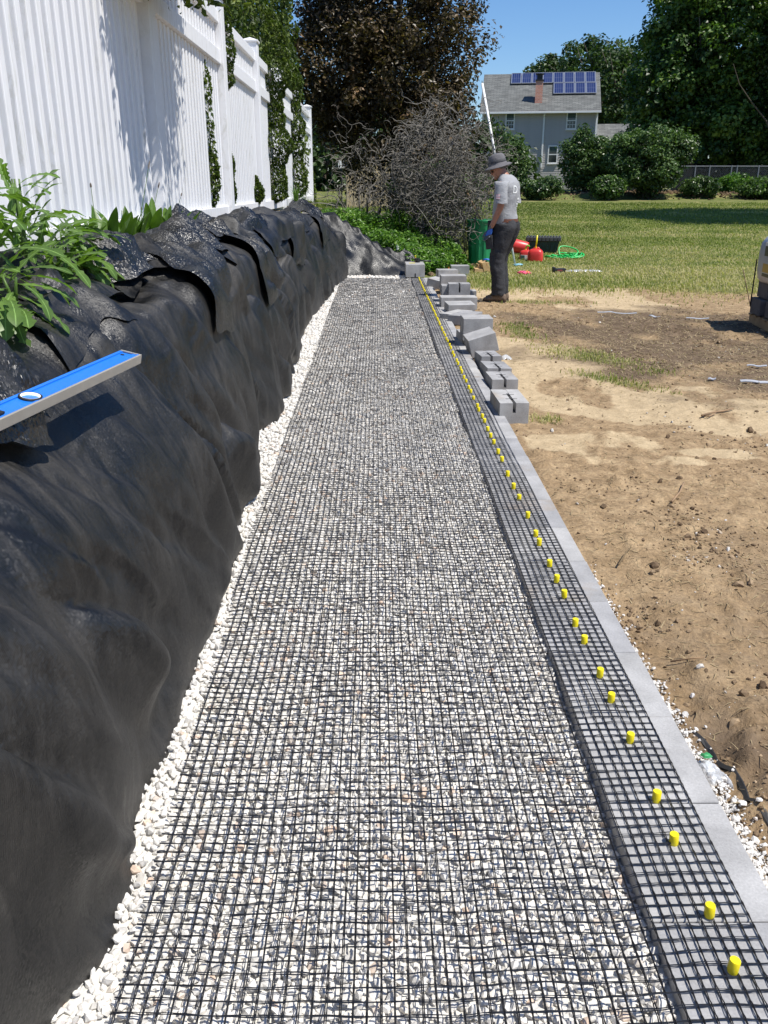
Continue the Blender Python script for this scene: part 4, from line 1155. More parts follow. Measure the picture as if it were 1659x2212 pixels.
# ---------------- tan shed behind the shrub ----------------
sa = V(747, 425, 38); sb = V(930, 425, 38)
shed = thing('garden_shed', 'tan wooden shed standing behind the contorted bare shrub', 'shed', (sa.x, 38, gh(0, 38) - .02), R(-4))
M_tan = simple('tan_siding', (.58, .45, .27), .75, .10, 4); SW = sb.x - sa.x; SH = V(800, 345, 38).z - gh(0, 38)
mb = MB(); mb.box((SW / 2, 1.5, SH / 2), (SW, 3.0, SH)); mb.add([(0, 0, SH), (SW, 0, SH), (SW / 2, 0, SH + .75), (0, 3.0, SH), (SW, 3.0, SH), (SW / 2, 3.0, SH + .75)], [(0, 1, 2), (3, 5, 4)]); mb.build('wall', M_tan, shed)
nb_ = 22; bw = SW / nb_; mb = MB(); mb.box((0, -.010, SH / 2 + .0), (bw - .03, .016, SH - .05)); b0 = mb.build('board', M_tan, shed); b0.location = (bw / 2, 0, 0)
for i in range(1, nb_):
    o = b0.copy(); COL.objects.link(o); o.location = (bw * (i + .5), 0, 0)
mb = MB()
for s in (-1, 1):
    L = math.hypot(SW / 2 + .2, .82)
    mb.box((SW / 2 + s * (SW / 4 + .05), 1.5, SH + .40), (L, 3.3, .07), rot=(0, s * math.atan2(.8, SW / 2), 0))
mb.build('roof', M_shin, shed)
mb = MB(); mb.box((.10, -.03, SH / 2), (.12, .03, SH)); mb.box((1.25, -.035, SH / 2), (.10, .03, SH)); mb.build('corner_trim', M_tan, shed)
c = V(737, 355, 33)
sgn = thing('white_sign', 'small square white board on a post beside the tan shed', 'sign', (c.x, 33, gh(c.x, 33)))
mb = MB(); mb.box((0, 0, c.z - gh(c.x, 33)), (.22, .03, .26), bev=.005); mb.build('board', M_trim, sgn)
mb = MB(); mb.box((0, .04, (c.z - gh(c.x, 33)) / 2), (.05, .05, c.z - gh(c.x, 33))); mb.build('post', M_black, sgn)
# ---------------- trees, shrubs, hedges ----------------
M_bark = simple('bark', (.085, .068, .052), .9, .3, 14, bmp=.5, bscale=30)
def branchy(mb, base, top, r0, seed, nlimb=7, spread=.6, n=7):
    r = random.Random(seed); base = Vector(base); top = Vector(top); pts = [base.lerp(top, t) + Vector((r.uniform(-1, 1), r.uniform(-1, 1), 0)) * .03 * (top - base).length * (t > 0) for t in [i / 6 for i in range(7)]]
    mb.tube(pts, [r0 * (1 - .8 * i / 6) for i in range(7)], n)
    L = (top - base).length
    for k in range(nlimb):
        t = .3 + .6 * k / nlimb; p = pts[min(int(t * 6), 5)]; a = r.uniform(0, 6.28); d = Vector((math.cos(a) * spread, math.sin(a) * spread, .75)).normalized()
        q = [p]
        for i in range(5): d = (d + Vector((r.uniform(-.3, .3), r.uniform(-.3, .3), r.uniform(-.1, .3)))).normalized(); q.append(q[-1] + d * L * .11)
        mb.tube(q, [r0 * .38 * (1 - .16 * i) for i in range(6)], 5)
def crown_points(c, rad, nclump, per, crad, seed, shell=.55, zsquash=.8, outline=None, lower=True, lumpy=.18):
    r = np.random.default_rng(seed); c = np.array(c, float); rad = np.array(rad, float)
    d = r.normal(size=(nclump, 3)); d /= np.linalg.norm(d, axis=1, keepdims=True)
    if not lower: d[:, 2] = np.abs(d[:, 2]) * .9 - .25
    rr = (shell + (1 - shell) * r.random(nclump) ** .6)[:, None]
    lump = 1 + lumpy * fbm(d[:, 0] * 2.3 + seed, d[:, 2] * 2.3, 3, seed)[:, None]
    cc = c + d * rr * rad * lump
    pts = []; nrm = []; tin = []
    for i in range(nclump):
        cr = crad * r.uniform(.6, 1.35); n = max(3, int(per * r.uniform(.6, 1.3)))
        e = r.normal(size=(n, 3)); e /= np.linalg.norm(e, axis=1, keepdims=True)
        p = cc[i] + e * (r.random(n) ** .35)[:, None] * cr * np.array([1, 1, zsquash])
        pts.append(p); nrm.append(e * .7 + np.array([0, 0, .6]) + r.normal(scale=.45, size=(n, 3)))
        tin.append(np.clip(r.normal(.42 + .22 * r.normal(), .22, n), 0, 1))
    return np.concatenate(pts), np.concatenate(nrm), np.concatenate(tin)
def tree(name, label, cat, base, c, rad, nclump, per, crad, lsz, mat, seed, trunk_r=.16, group=None, shell=.55, lower=True, aspect=.6, limbs=8, bark=None, extra=None):
    t = thing(name, label, cat, base, 0, group); B = Vector(base)
    mb = MB(); branchy(mb, (0, 0, -.1), (c[0] - B.x, c[1] - B.y, c[2] + rad[2] * .5 - B.z), trunk_r, seed, limbs); mb.build('trunk', bark or M_bark, t, smooth=True)
    p, n, ti = crown_points(c, rad, nclump, per, crad, seed, shell, lower=lower)
    if extra:
        for (ec, er, en) in extra:
            a, b_, d = crown_points(ec, er, en, per, crad, seed + 7, shell, lower=lower); p = np.concatenate([p, a]); n = np.concatenate([n, b_]); ti = np.concatenate([ti, d])
    leaves('crown', p - np.array(B), n, lsz, mat, t, aspect, ti, seed)
    return t
L_maple = leaf_mat("maple_leaf", (.020, .048, .014), (.105, .185, .038), .32, .42, (.19, .26, .06))
L_far = leaf_mat('far_leaf', (.020, .042, .012), (.075, .125, .030), .25, .5)
L_lilac = leaf_mat('lilac_leaf', (.020, .048, .014), (.10, .165, .045), .25, .35, (.17, .24, .09))
L_red = leaf_mat('plum_leaf', (.030, .020, .012), (.105, .078, .036), .22, .42, (.25, .155, .080))
L_arb = leaf_mat('arborvitae_spray', (.016, .036, .006), (.11, .155, .020), .25, .5, (.22, .26, .045))
L_fine = leaf_mat('fine_leaf', (.025, .04, .014), (.09, .115, .045), .25, .5)
L_weed = leaf_mat('weed_leaf', (.035, .095, .012), (.14, .27, .035), .35, .4, (.26, .40, .07))
# red-leaved tree in the middle
g0 = gh(.6, 25)
tree('plum_tree', 'big dark red-leaved tree towering behind the contorted shrub', 'tree', (.5, 25.5, g0), (.45, 25.2, 5.4), (2.2, 2.3, 4.2), 560, 130, .48, .105, L_red, 3, .16, shell=.30,
     extra=[((-1.0, 24.6, 4.3), (1.5, 1.2, 1.7), 130), ((1.45, 24.8, 2.9), (1.1, 1.0, 1.7), 80), ((1.45, 24.2, 1.9), (1.0, 1.0, 1.1), 70)])
# maple group on the right
tree('maple_tree', 'largest dark green maple rising behind the chain-link fence on the right', 'tree', (19.2, 58, 1.25), (21.0, 58, 9.6), (4.7, 5, 6.4), 600, 130, .80, .24, L_maple, 4, .5, shell=.45, aspect=.8,
     extra=[((17.4, 56.5, 6.3), (2.3, 2.2, 2.8), 110), ((21, 55, 4.5), (3.2, 2, 1.6), 90), ((16.4, 57, 3.8), (1.3, 1.2, 1.2), 40)])
tree('slender_tree', 'slender pale-trunked tree with fine foliage in front of the maple at the right', 'tree', (22.4, 52, 1.05), (23.6, 52, 9.5), (2.4, 2.4, 6.2), 210, 80, .62, .15, L_fine, 5, .17, shell=.2)
tree('round_tree', 'dark leafy tree filling the right edge behind the lawn', 'tree', (28.6, 54, 1.1), (28.0, 54, 9.0), (3.4, 3, 7.0), 260, 80, .8, .28, L_maple, 6, .3, shell=.5, aspect=.8)
tree('lawn_maple', 'broad tree out of sight on the right whose shade lies across the lawn', 'tree', (17.6, 30, .4), (17.4, 30, 9.5), (4.4, 4.6, 4.0), 380, 70, .9, .28, L_maple, 8, .3, shell=.3, aspect=.8)
for k, (px, py, Y, rx, rz) in enumerate(((1190, 158, 120, 3.2, 2.2), (1285, 140, 110, 4.5, 4), (1310, 160, 100, 4, 5), (1355, 175, 95, 4, 5), (700, 330, 60, 5, 4), (1010, 345, 62, 4, 3.5), (780, 300, 66, 5, 6))):
    p = V(px, py, Y)
    tree('far_tree', ['rounded treetop showing just above the house roof by the chimney', 'light green treetop beyond the right end of the house roof', 'tall green tree between the house and the maple', 'dark tree close beside the maple crown',
                      'green tree far behind the end of the white fence', 'low green tree far off between shed and house', 'tree behind the tan shed'][k], 'tree', (p.x, Y, 1.25), (p.x, Y, p.z - rz * .3), (rx, rx * .8, rz), 120, 60, 1.0, .38, L_far, 20 + k, .3, shell=.5, aspect=.8, group='distant trees')
# shrubs by the house
def shrub(name, label, px0, px1, ytop, ybot, Y, mat, seed, ncl, per, lsz, cr, flowers=0, cat='shrub'):
    a = V(px0, ytop, Y); b_ = V(px1, ybot, Y); g_ = gh((a.x + b_.x) / 2, Y)
    w = (b_.x - a.x) / 2; h = (a.z - g_) / 2
    t = thing(name, label, cat, ((a.x + b_.x) / 2, Y, g_)); B = np.array([(a.x + b_.x) / 2, Y, g_])
    p, n, ti = crown_points((B[0], Y, g_ + h * 1.0), (w - cr * .5, w * .7, h - cr * .4), ncl, per, cr, seed, .45, lumpy=.42)
    p[:, 2] = np.maximum(p[:, 2], g_ + .03)
    leaves('foliage', p - B, n, lsz, mat, t, .65, ti, seed)
    mb = MB(); r = random.Random(seed)
    for i in range(9):
        q = [Vector((r.uniform(-.2, .2), r.uniform(-.2, .2), -.05))]; d = Vector((r.uniform(-.5, .5) * w / h, r.uniform(-.4, .4), 1)).normalized()
        for j in range(5): q.append(q[-1] + d * h * .34); d = (d + Vector((r.uniform(-.2, .2), r.uniform(-.2, .2), .05))).normalized()
        mb.tube(q, [.035 * (1 - .15 * j) for j in range(6)], 4)
    mb.build('stem', M_bark, t)
    return t
shrub('lilac_bush', 'large rounded lilac bush with heart-shaped leaves right of the house', 1318, 1490, 262, 420, 46, L_lilac, 31, 330, 85, .14, .42)
shrub('lilac_bush', 'smaller green bush standing against the right corner of the house', 1215, 1325, 283, 420, 48, L_lilac, 32, 210, 80, .14, .40)
shrub('lilac_bush', 'bright green bush covering the left lower window of the house', 1066, 1139, 287, 424, 46, L_lilac, 33, 190, 80, .13, .36)
shrub('low_bush', 'low dark bush under the left half of the house', 1120, 1215, 380, 424, 45, L_lilac, 34, 120, 70, .12, .28)
shrub('low_bush', 'dark shaded bush between the two lilac bushes', 1270, 1350, 380, 424, 44.5, L_maple, 35, 110, 70, .12, .28)
shrub('low_bush', 'weedy green growth at the foot of the chain-link fence', 1470, 1560, 382, 422, 46.5, L_lilac, 36, 130, 60, .12, .25)
shrub('low_bush', 'light green leafy growth climbing the chain-link fence', 1545, 1625, 376, 420, 49.2, L_weed, 37, 100, 50, .12, .25)
shrub('clipped_hedge', 'low dark clipped hedge at the right edge of the lawn', 1595, 1740, 381, 424, 46, L_maple, 38, 230, 80, .12, .3, cat='hedge')
shrub('back_hedge', 'yellow-green hedge under the maple behind the chain-link fence', 1425, 1600, 328, 400, 62, L_fine, 39, 200, 70, .2, .6, cat='hedge')
shrub('back_hedge', 'shaded hedge behind the fence at the far right', 1590, 1760, 300, 410, 60, L_lilac, 40, 230, 70, .22, .6, cat='hedge')
shrub('back_hedge', 'dark shade-loving hedge behind the lilacs', 1290, 1460, 330, 415, 56, L_maple, 42, 220, 70, .2, .6, cat='hedge')
# chain-link fence
cl = thing('chain_link_fence', 'grey chain-link fence with steel posts along the far side of the lawn', 'fence', (0, 50, 0))
M_galv = simple('galvanised_steel', (.22, .23, .24), .55, .12, 20, metal=.4)
ga = V(1380, 359, 50); gb = V(1800, 354, 50); zt = ga.z; zb = gh(20, 50)
mb = MB(); mb.tube([(ga.x, 0, zt), (gb.x, 0, zt)], .022, 6); mb.build('top_rail', M_galv, cl)
for px in (1395, 1448, 1503, 1534, 1581, 1593, 1640, 1700):
    x = V(px, 358, 50).x; mb = MB(); mb.tube([(0, 0, -.1), (0, 0, zt - zb + .05)], .036, 6); o = mb.build('post', M_galv, cl); o.location = (x, .0, zb)
mb = MB(); st = .11; x = ga.x - 1.4; H_ = zt - zb
while x < gb.x:
    for s in (-1, 1):
        x0, x1 = (x, x + H_) if s > 0 else (x + H_, x)
        mb.add([(x0 - .004, 0.01 * s, zb), (x0 + .004, .01 * s, zb), (x1 + .004, .01 * s, zt), (x1 - .004, .01 * s, zt)], [(0, 1, 2, 3)])
    x += st
tag(mb.build('wire_mesh', M_galv, cl), kind='stuff')
# ---- arborvitae row behind the white fence ----
def arb(Y, X, r_, h_, label, n, seed, z0=1.05):
    t = thing('arborvitae', label, 'tree', (X, Y, z0), 0, 'arborvitae trees behind the white fence')
    mb = MB(); mb.tube([(0, 0, -.1), (0, 0, h_ * .8)], [.09, .03], 7); mb.build('trunk', M_bark, t, smooth=True)
    r = np.random.default_rng(seed)
    z = h_ * r.random(n) ** 1.05; a = r.uniform(0, 2 * math.pi, n)
    rad = r_ * (1 - (z / h_) ** 2.2) ** .5 * (.86 + .22 * fbm(a * 2.2 + seed, z * 1.6, 4, seed)) + .0
    rad = rad * (1 - .22 * r.random(n) ** 2)
    p = np.stack([np.cos(a) * rad, np.sin(a) * rad, z], 1)
    nn = np.stack([np.cos(a), np.sin(a), .35 + 0 * a], 1) + r.normal(scale=.55, size=(n, 3))
    ti = np.clip(.35 + .55 * fbm(a * 4, z * 3, 3, seed + 1) + r.normal(0, .2, n), 0, 1)
    leaves('crown', p, nn, .052 + .003 * Y, L_arb, t, .5, ti, seed)
    return t
arb(13.2, -2.75, 1.15, 6.6, 'tall arborvitae behind the third white fence panel', 15000, 51)
arb(15.8, -2.65, 1.15, 6.8, 'tall arborvitae behind the fourth white fence panel', 15000, 52)
arb(18.4, -2.5, 1.2, 7.0, 'tall arborvitae behind the far white fence panels', 15000, 53)
arb(10.7, -2.8, 1.1, 6.4, 'tall arborvitae behind the second white fence panel', 9000, 54)
arb(21.3, -1.95, .55, 1.6, 'short columnar arborvitae just past the end of the white fence', 6000, 55)
arb(22.6, -2.9, 1.3, 6.0, 'dark arborvitae past the end of the white fence', 9000, 56)
def bough(cx, cy, z0, z1, rad, n, seed, label, xout=.10, lsz=None):
    """foliage that has grown through the pickets"""
    r = np.random.default_rng(seed); z = r.uniform(z0, z1, n); a = r.uniform(0, 2 * math.pi, n)
    prof = rad * (.55 + .6 * np.abs(fbm(z * 3, 0 * z + seed, 3, seed))) * np.minimum(1, (z - z0) / .12 + .3) * np.minimum(1, (z1 - z) / .2 + .3)
    p = np.stack([np.abs(np.cos(a)) * prof * xout / rad * 1.3 - .02, np.sin(a) * prof, z - z0], 1)
    nn = np.stack([np.ones(n), .3 * np.sin(a), .3 + 0 * a], 1) + r.normal(scale=.6, size=(n, 3))
    t = leaves('arborvitae_bough', p, nn, lsz or .026 + .0026 * cy, L_arb, None, .5, np.clip(r.normal(.4, .25, n), 0, 1), seed)
    t.location = (cx, cy, z0); tag(t, label, 'foliage', 'arborvitae foliage growing through the fence')
FX = FENCE_X + .02
def fy(px, py): return VX(px, py, FX).y
bough(FX, 12.9, 1.22, 3.6, .30, 5200, 61, 'thick green column of foliage between the third and fourth white posts', .28)
bough(FX, 16.3, 1.22, 3.4, .26, 2600, 62, 'green foliage poking through the fence before the last panel', .22)
bough(FX, fy(443, 170), 1.30, 2.45, .06, 420, 63, 'thin sprays of foliage beside the second white post', .06)
bough(FX, fy(455, 370), 1.25, 1.75, .06, 320, 64, 'small tuft of foliage low beside the second white post', .08)
bough(FX, fy(492, 370), 1.22, 1.80, .08, 620, 65, 'brownish green tuft low on the third panel, left side', .10)
bough(FX, fy(480, 100), 2.3, 3.6, .12, 1400, 66, 'foliage spilling over the top rail right of the second post', .14)
bough(FX, fy(551, 400), 1.22, 1.55, .10, 600, 67, 'low green tuft against the third white post', .10)
bough(FX, fy(316, 170), 2.0, 2.42, .07, 420, 68, 'sparse sprigs poking out right of the first white post', .06)
bough(FX, fy(316, 120), 1.5, 1.9, .05, 220, 69, 'few sprigs poking through the pickets of the second panel', .05)
bough(FX, 5.30, 2.62, 3.9, .13, 2600, 70, 'dark foliage hanging over the fence just before the first post', .20)
bough(FX, 4.6, 2.35, 3.6, .06, 300, 71, 'scattered dry sprigs caught between the pickets nearest the camera', .05, .024)
# overhanging boughs above the frame that shade the fence by the first post
r_ = np.random.default_rng(77)
for k, (y, x, z, rr, n) in enumerate(((5.45, -1.15, 3.05, .26, 14000), (6.0, -1.12, 3.10, .30, 18000), (6.5, -1.15, 3.35, .27, 9000), (6.9, -1.2, 3.5, .20, 2500))):
    e = r_.normal(size=(n, 3)) * np.array([.5, .42, .85]) * rr; e[:, 2] = np.where(e[:, 2] < 0, e[:, 2] * (1 + .9 * np.abs(vnoise(e[:, 1] * 9, 0 * e[:, 1], 5 + k))), e[:, 2]); e = e[e[:, 2] + z > 2.52]; n = len(e)
    o = leaves('arborvitae_bough', e, r_.normal(size=(n, 3)), .055, L_arb, None, .5, None, 80 + k); o.location = (x, y, z)
    tag(o, ['overhanging bough above the fence before the first post', 'overhanging bough above the first post', 'overhanging bough above the second panel', 'small overhanging spray above the second panel'][k], 'foliage', 'arborvitae foliage growing through the fence')
# ---- contorted hazel: bare, curling twigs ----
M_twig = simple('hazel_twig', (.115, .105, .088), .8, .45, 5)
def contorted(name, label, cx, cy, n, seed, spread, height, wdt=.010, dens=None):
    r = np.random.default_rng(seed); gz_ = gh(cx, cy)
    t = thing(name, label, 'shrub', (cx, cy, gz_))
    def walk(p, d, steps, st, curl):
        out = [p.copy()]; ax = r.normal(size=3); ax /= np.linalg.norm(ax)
        for i in range(steps):
            if i % int(r.integers(1, 4)) == 0: ax = r.normal(size=3); ax /= np.linalg.norm(ax)
            d = d + np.cross(ax, d) * curl * r.uniform(.3, 1.7) + np.array([0, 0, .02]); d /= np.linalg.norm(d)
            p = p + d * st; out.append(p.copy())
        return np.array(out), d
    lines = []; main = []
    for k in range(14):
        a = r.uniform(0, 2 * math.pi); d = np.array([math.cos(a) * .6, math.sin(a) * .6, .75]); d /= np.linalg.norm(d)
        w, dd = walk(np.array([r.uniform(-.12, .12), r.uniform(-.12, .12), 0.0]), d, 10, height * .07, .55)
        w = w + np.array([math.cos(a), math.sin(a), 0]) * np.linspace(0, 1, len(w))[:, None] * spread * .35
        main.append(w); lines.append((w, np.linspace(.030, .010, len(w))))
    for k in range(n):
        # twigs fill the whole dome
        u = r.normal(size=3); u /= np.linalg.norm(u); q = u * r.random() ** .45
        p = np.array([q[0] * spread, q[1] * spread * .7, height * (.44 + .50 * q[2])]); p[2] = max(p[2], .12)
        if dens is not None and r.random() > dens(p[0] + cx, p[2]): continue
        d = np.array([q[0], q[1], r.uniform(-.9, .8)]) + r.normal(scale=.7, size=3); d /= np.linalg.norm(d)
        L = int(r.integers(9, 22)); w, _ = walk(p, d, L, .050, .80)
        lines.append((w, wdt * np.linspace(1, .45, len(w)) * r.uniform(.6, 1.3)))
    strands('stem', lines[:14], 0, M_twig, t, 3)
    tag(strands('twigs', lines[14:], 0, M_twig, t, 3), kind='stuff')
    return t
contorted('contorted_hazel', 'large contorted shrub with tangled bare curling grey twigs in the middle distance', 1.05, 17.6, 2900, 91, 1.42, 2.95, .0088, lambda x, z: (.10 + .90 * float(sstep(.1, .9, x))) * (1 - .5 * float(sstep(1.9, 2.6, z))) * float(sstep(-.30, .22, fbm(x * 2.2, z * 2.2, 3, 77))))
contorted('contorted_hazel', 'thinner tangle of curling bare twigs in front of the tan shed', -.35, 18.6, 150, 92, .85, 2.2, .008)
# a few leaves inside the hazel
p, n_, ti = crown_points((1.25, 18.2, 1.2), (1.2, .6, .8), 60, 30, .2, 93); leaves('hazel_leaves', p, n_, .06, L_weed, None, .7, ti * .6, 94)
tag(bpy.data.objects['hazel_leaves'], 'green leaves showing through the lower twigs of the contorted shrub', 'foliage', kind='stuff')
# ---- weeds between the fabric and the green can ----
n = 42000; xx = rng.uniform(-1.1, 1.75, n); yy = rng.uniform(14.9, 18.8, n)
keep = (fbm(xx * 1.5, yy * 1.5, 3, 96) > -.35) & (yy > 15.2 + .5 * (xx < .3) + (xx > 1.35) * .9) & ~((xx > 1.15) & (yy < 15.6))
xx, yy = xx[keep], yy[keep]; hh = (.20 + .34 * sstep(-.4, .5, fbm(xx * 2.2, yy * 2.2, 3, 97))) * rng.random(len(xx)) ** .5
hh = hh * sstep(1.9, 1.3, xx)
zz = gheight(xx, yy) + hh
nn = np.stack([0 * xx, -.35 + 0 * xx, 1 + 0 * xx], 1) + rng.normal(scale=.55, size=(len(xx), 3))
tag(leaves('weed_patch', np.stack([xx, yy, zz], 1), nn, .062, L_weed, None, .62, np.clip(rng.normal(.45, .25, len(xx)), 0, 1), 98), 'dense bright green leafy weeds between the black fabric and the green can', 'weeds', kind='stuff')
def lw(x, y): return sstep(-3.5, -1.5, x) * (x < 1.6) * (y > 16) + 0
xy = scatter(24000, -4, 2.2, 16.5, 44, lambda x, y: np.ones_like(x) * .8, 99, fan=False)
tag(blades('rough_grass', xy, .10, .010 + .0006 * xy[:, 1], M_blade, .30 + .2 * rng.random(len(xy)), .8, seed=100), 'long green grass beneath the trees behind the weeds', 'grass', kind='stuff')
# ---------------- the worker ----------------
mf = G(1079, 655); MAN_RZ = R(153)
man = thing('person', 'man in grey bucket hat, pale t-shirt and dark trousers looking down', 'person', (mf.x, mf.y + .06, gh(mf.x, mf.y)), MAN_RZ)
M_skin = simple('sunburnt_skin', (.36, .165, .105), .5, .12, 12)
def skin_mesh(name, verts, edges, radii, root, mat, parent, sub=2):
    me = bpy.data.meshes.new(name); me.from_pydata(verts, edges, []); o = bpy.data.objects.new(name, me); COL.objects.link(o)
    md = o.modifiers.new('s', 'SKIN'); md.use_smooth_shade = True
    for i, r in enumerate(radii):
        sv = me.skin_vertices[0].data[i]; sv.radius = (r, r) if isinstance(r, float) else r; sv.use_root = (i == root)
    sd = o.modifiers.new('u', 'SUBSURF'); sd.levels = sub; sd.render_levels = sub
    dg = bpy.context.evaluated_depsgraph_get(); me2 = bpy.data.meshes.new_from_object(o.evaluated_get(dg)); bpy.data.objects.remove(o)
    me2.materials.clear(); me2.materials.append(mat); me2.polygons.foreach_set('use_smooth', [True] * len(me2.polygons)); return link(name, me2, parent)
# pelvis0 waist1 chest2 upper3 neck4 headbase5 headmid6 headtop7 ; L arm 8-11 ; R arm 12-15 ; L leg 16-19 ; R leg 20-23
VV = [(-.05, 0, .96), (-.02, 0, 1.10), (-.03, 0, 1.28), (-.04, 0, 1.44), (-.005, 0, 1.535), (.05, 0, 1.585), (.085, 0, 1.655), (.105, 0, 1.71),
      (-.03, .19, 1.455), (-.055, .245, 1.20), (.045, .25, .975), (.07, .248, .93),
      (-.03, -.19, 1.455), (.0, -.245, 1.20), (.12, -.22, 1.0), (.15, -.21, .96),
      (-.03, .10, .90), (.02, .105, .52), (-.035, .11, .14), (-.03, .11, .08),
      (-.03, -.10, .90), (.05, -.105, .52), (-.01, -.11, .14), (0, -.11, .08)]
EE = [(0, 1), (1, 2), (2, 3), (3, 4), (4, 5), (5, 6), (6, 7), (3, 8), (8, 9), (9, 10), (10, 11), (3, 12), (12, 13), (13, 14), (14, 15), (0, 16), (16, 17), (17, 18), (18, 19), (0, 20), (20, 21), (21, 22), (22, 23)]
RA = [.12, .12, .13, .11, .058, .07, .098, .075, .06, .046, .032, .03, .06, .046, .032, .03, .085, .06, .045, .04, .085, .06, .045, .04]
body = skin_mesh('body', VV, EE, [float(x) for x in RA], 0, M_skin, man)
hm = MB()   # face: nose, brow, chin, mouth, ears
FT = Matrix.Translation((.088, 0, 1.645)) @ Matrix.Rotation(R(34), 4, 'Y')
bmn = bmesh.new(); bmesh.ops.create_uvsphere(bmn, u_segments=10, v_segments=8, radius=1)
for c, s in (((.105, 0, -.012), (.022, .014, .022)), ((.088, 0, -.085), (.026, .030, .024)), ((.092, 0, .022), (.018, .045, .012)), ((.094, 0, -.050), (.012, .024, .007)), ((-.005, .078, -.008), (.018, .012, .032)), ((-.005, -.078, -.008), (.018, .012, .032)), ((.05, 0, -.05), (.055, .055, .06))):
    hm.bm(bmn, FT @ Matrix.Translation(c) @ Matrix.Diagonal((*s, 1)))
hm.build('face', M_skin, man, smooth=True)
M_eye = simple('eye', (.05, .04, .035), .3, .1, 10)
for s in (-1, 1):
    e = MB(); e.bm(bmn, FT @ Matrix.Translation((.088, .032 * s, .004)) @ Matrix.Diagonal((.010, .014, .007, 1))); e.build('eye', M_eye, man, smooth=True)
M_hair = simple('grey_hair', (.10, .09, .08), .8, .3, 60)
e = MB(); e.bm(bmn, FT @ Matrix.Translation((-.045, 0, -.012)) @ Matrix.Diagonal((.070, .084, .055, 1))); e.build('hair', M_hair, man, smooth=True)
def cloth_mat(name, col, rough=.85, var=.08, bs=25, bst=.5):
    m, nt, b = new_mat(name); ob = coord(nt, 'Object'); n = noise_tex(nt, ob, bs, 4, .6, .5)
    c = ramp(nt, noise_tex(nt, ob, 7, 4), [(.3, tuple(x * (1 - var) for x in col)), (.7, tuple(x * (1 + var) for x in col))]); nt.links.new(c, b.inputs['Base Color'])
    b.inputs['Roughness'].default_value = rough; b.inputs['Specular IOR Level'].default_value = .2; bump(nt, b, n, bst, .02); return m
M_shirt = cloth_mat('grey_cotton', (.31, .315, .325)); M_pant = cloth_mat('charcoal_canvas', (.040, .040, .043), .8, .25); M_hat = cloth_mat('grey_hat_cloth', (.135, .13, .135)); M_boot = cloth_mat('brown_boot_leather', (.155, .11, .078), .7, .25, 40)
def rings(cl, n=22, wr=0.0, seed=0, fr=3.0, tilt=None):
    """cl: list of (x, y, z, rx, ry); elliptical rings with wrinkle noise"""
    out = []; N_ = len(cl)
    T = np.linspace(0, N_ - 1, (N_ - 1) * 5 + 1)
    A = np.array(cl, float)
    for t in T:
        i = min(int(t), N_ - 2); f = t - i
        g = lambda k: A[min(max(i + k, 0), N_ - 1)]
        p = .5 * (2 * g(0) + (g(1) - g(-1)) * f + (2 * g(-1) - 5 * g(0) + 4 * g(1) - g(2)) * f * f + (3 * g(0) - g(-1) - 3 * g(1) + g(2)) * f ** 3)
        ring = []
        for k in range(n):
            a = 2 * math.pi * k / n; q = float(vnoise(math.cos(a) * fr * .5 + 5, p[2] * fr * 5 + math.sin(a) * fr * .6, seed)); q2 = float(vnoise(math.cos(a) * fr + 3, p[2] * fr * 12 + math.sin(a * 1) * fr * 1.5, seed + 3))
            w = 1 + wr * q + wr * .5 * (abs(q2) * 2 - .6)
            ring.append((p[0] + math.cos(a) * p[3] * w, p[1] + math.sin(a) * p[4] * w, p[2] + .006 * q))
        out.append(ring)
    return out
mb = MB()
mb.loft(rings([(-.030, 0, .985, .148, .192), (-.025, 0, 1.06, .150, .190), (-.02, 0, 1.18, .148, .190), (-.035, 0, 1.32, .150, .208), (-.045, 0, 1.43, .138, .222), (-.040, 0, 1.50, .118, .190), (-.022, 0, 1.548, .088, .120), (-.008, 0, 1.566, .070, .078)], 30, .05, 1, 3), caps=False)
for s in (-1, 1):
    sh = [(-.035, .145 * s, 1.485, .085, .062), (-.035, .205 * s, 1.470, .092, .066), (-.045, .240 * s, 1.39, .080, .056), (-.052, .255 * s, 1.30, .080, .062), (-.058, .262 * s, 1.225, .082, .066)]
    mb.loft(rings(sh, 18, .05, 5 + s, 4), caps=False)
shirt = mb.build('t_shirt', M_shirt, man, smooth=True)
mb = MB()
for s, kx in ((1, 0), (-1, .035)):
    mb.loft(rings([(-.045, .055 * s, 1.03, .135, .115), (-.055, .075 * s, .94, .150, .120), (-.035, .095 * s, .80, .125, .105), (0 + kx * .5, .10 * s, .64, .105, .092), (.012 + kx, .105 * s, .52, .098, .088), (-.005 + kx, .108 * s, .38, .095, .084), (-.022 + kx, .11 * s, .24, .092, .082), (-.025 + kx, .11 * s, .15, .092, .085), (-.02 + kx, .11 * s, .105, .098, .088)], 22, .10, 11 + s, 5))
mb.box((.10, .19, .76), (.10, .03, .17), rot=(0, .15, 0), bev=.01)
pants = mb.build('trousers', M_pant, man, smooth=True)
mb = MB(); mb.loft(rings([(-.045, 0, 1.005, .150, .182), (-.045, 0, 1.045, .148, .180)], 28, 0), caps=False); mb.build('belt', simple('brown_belt', (.13, .045, .022), .5), man, smooth=True)
# tool pouch on the belt
mb = MB(); mb.box((.11, .13, .93), (.06, .11, .19), bev=.015); mb.build('pouch', M_pant, man)
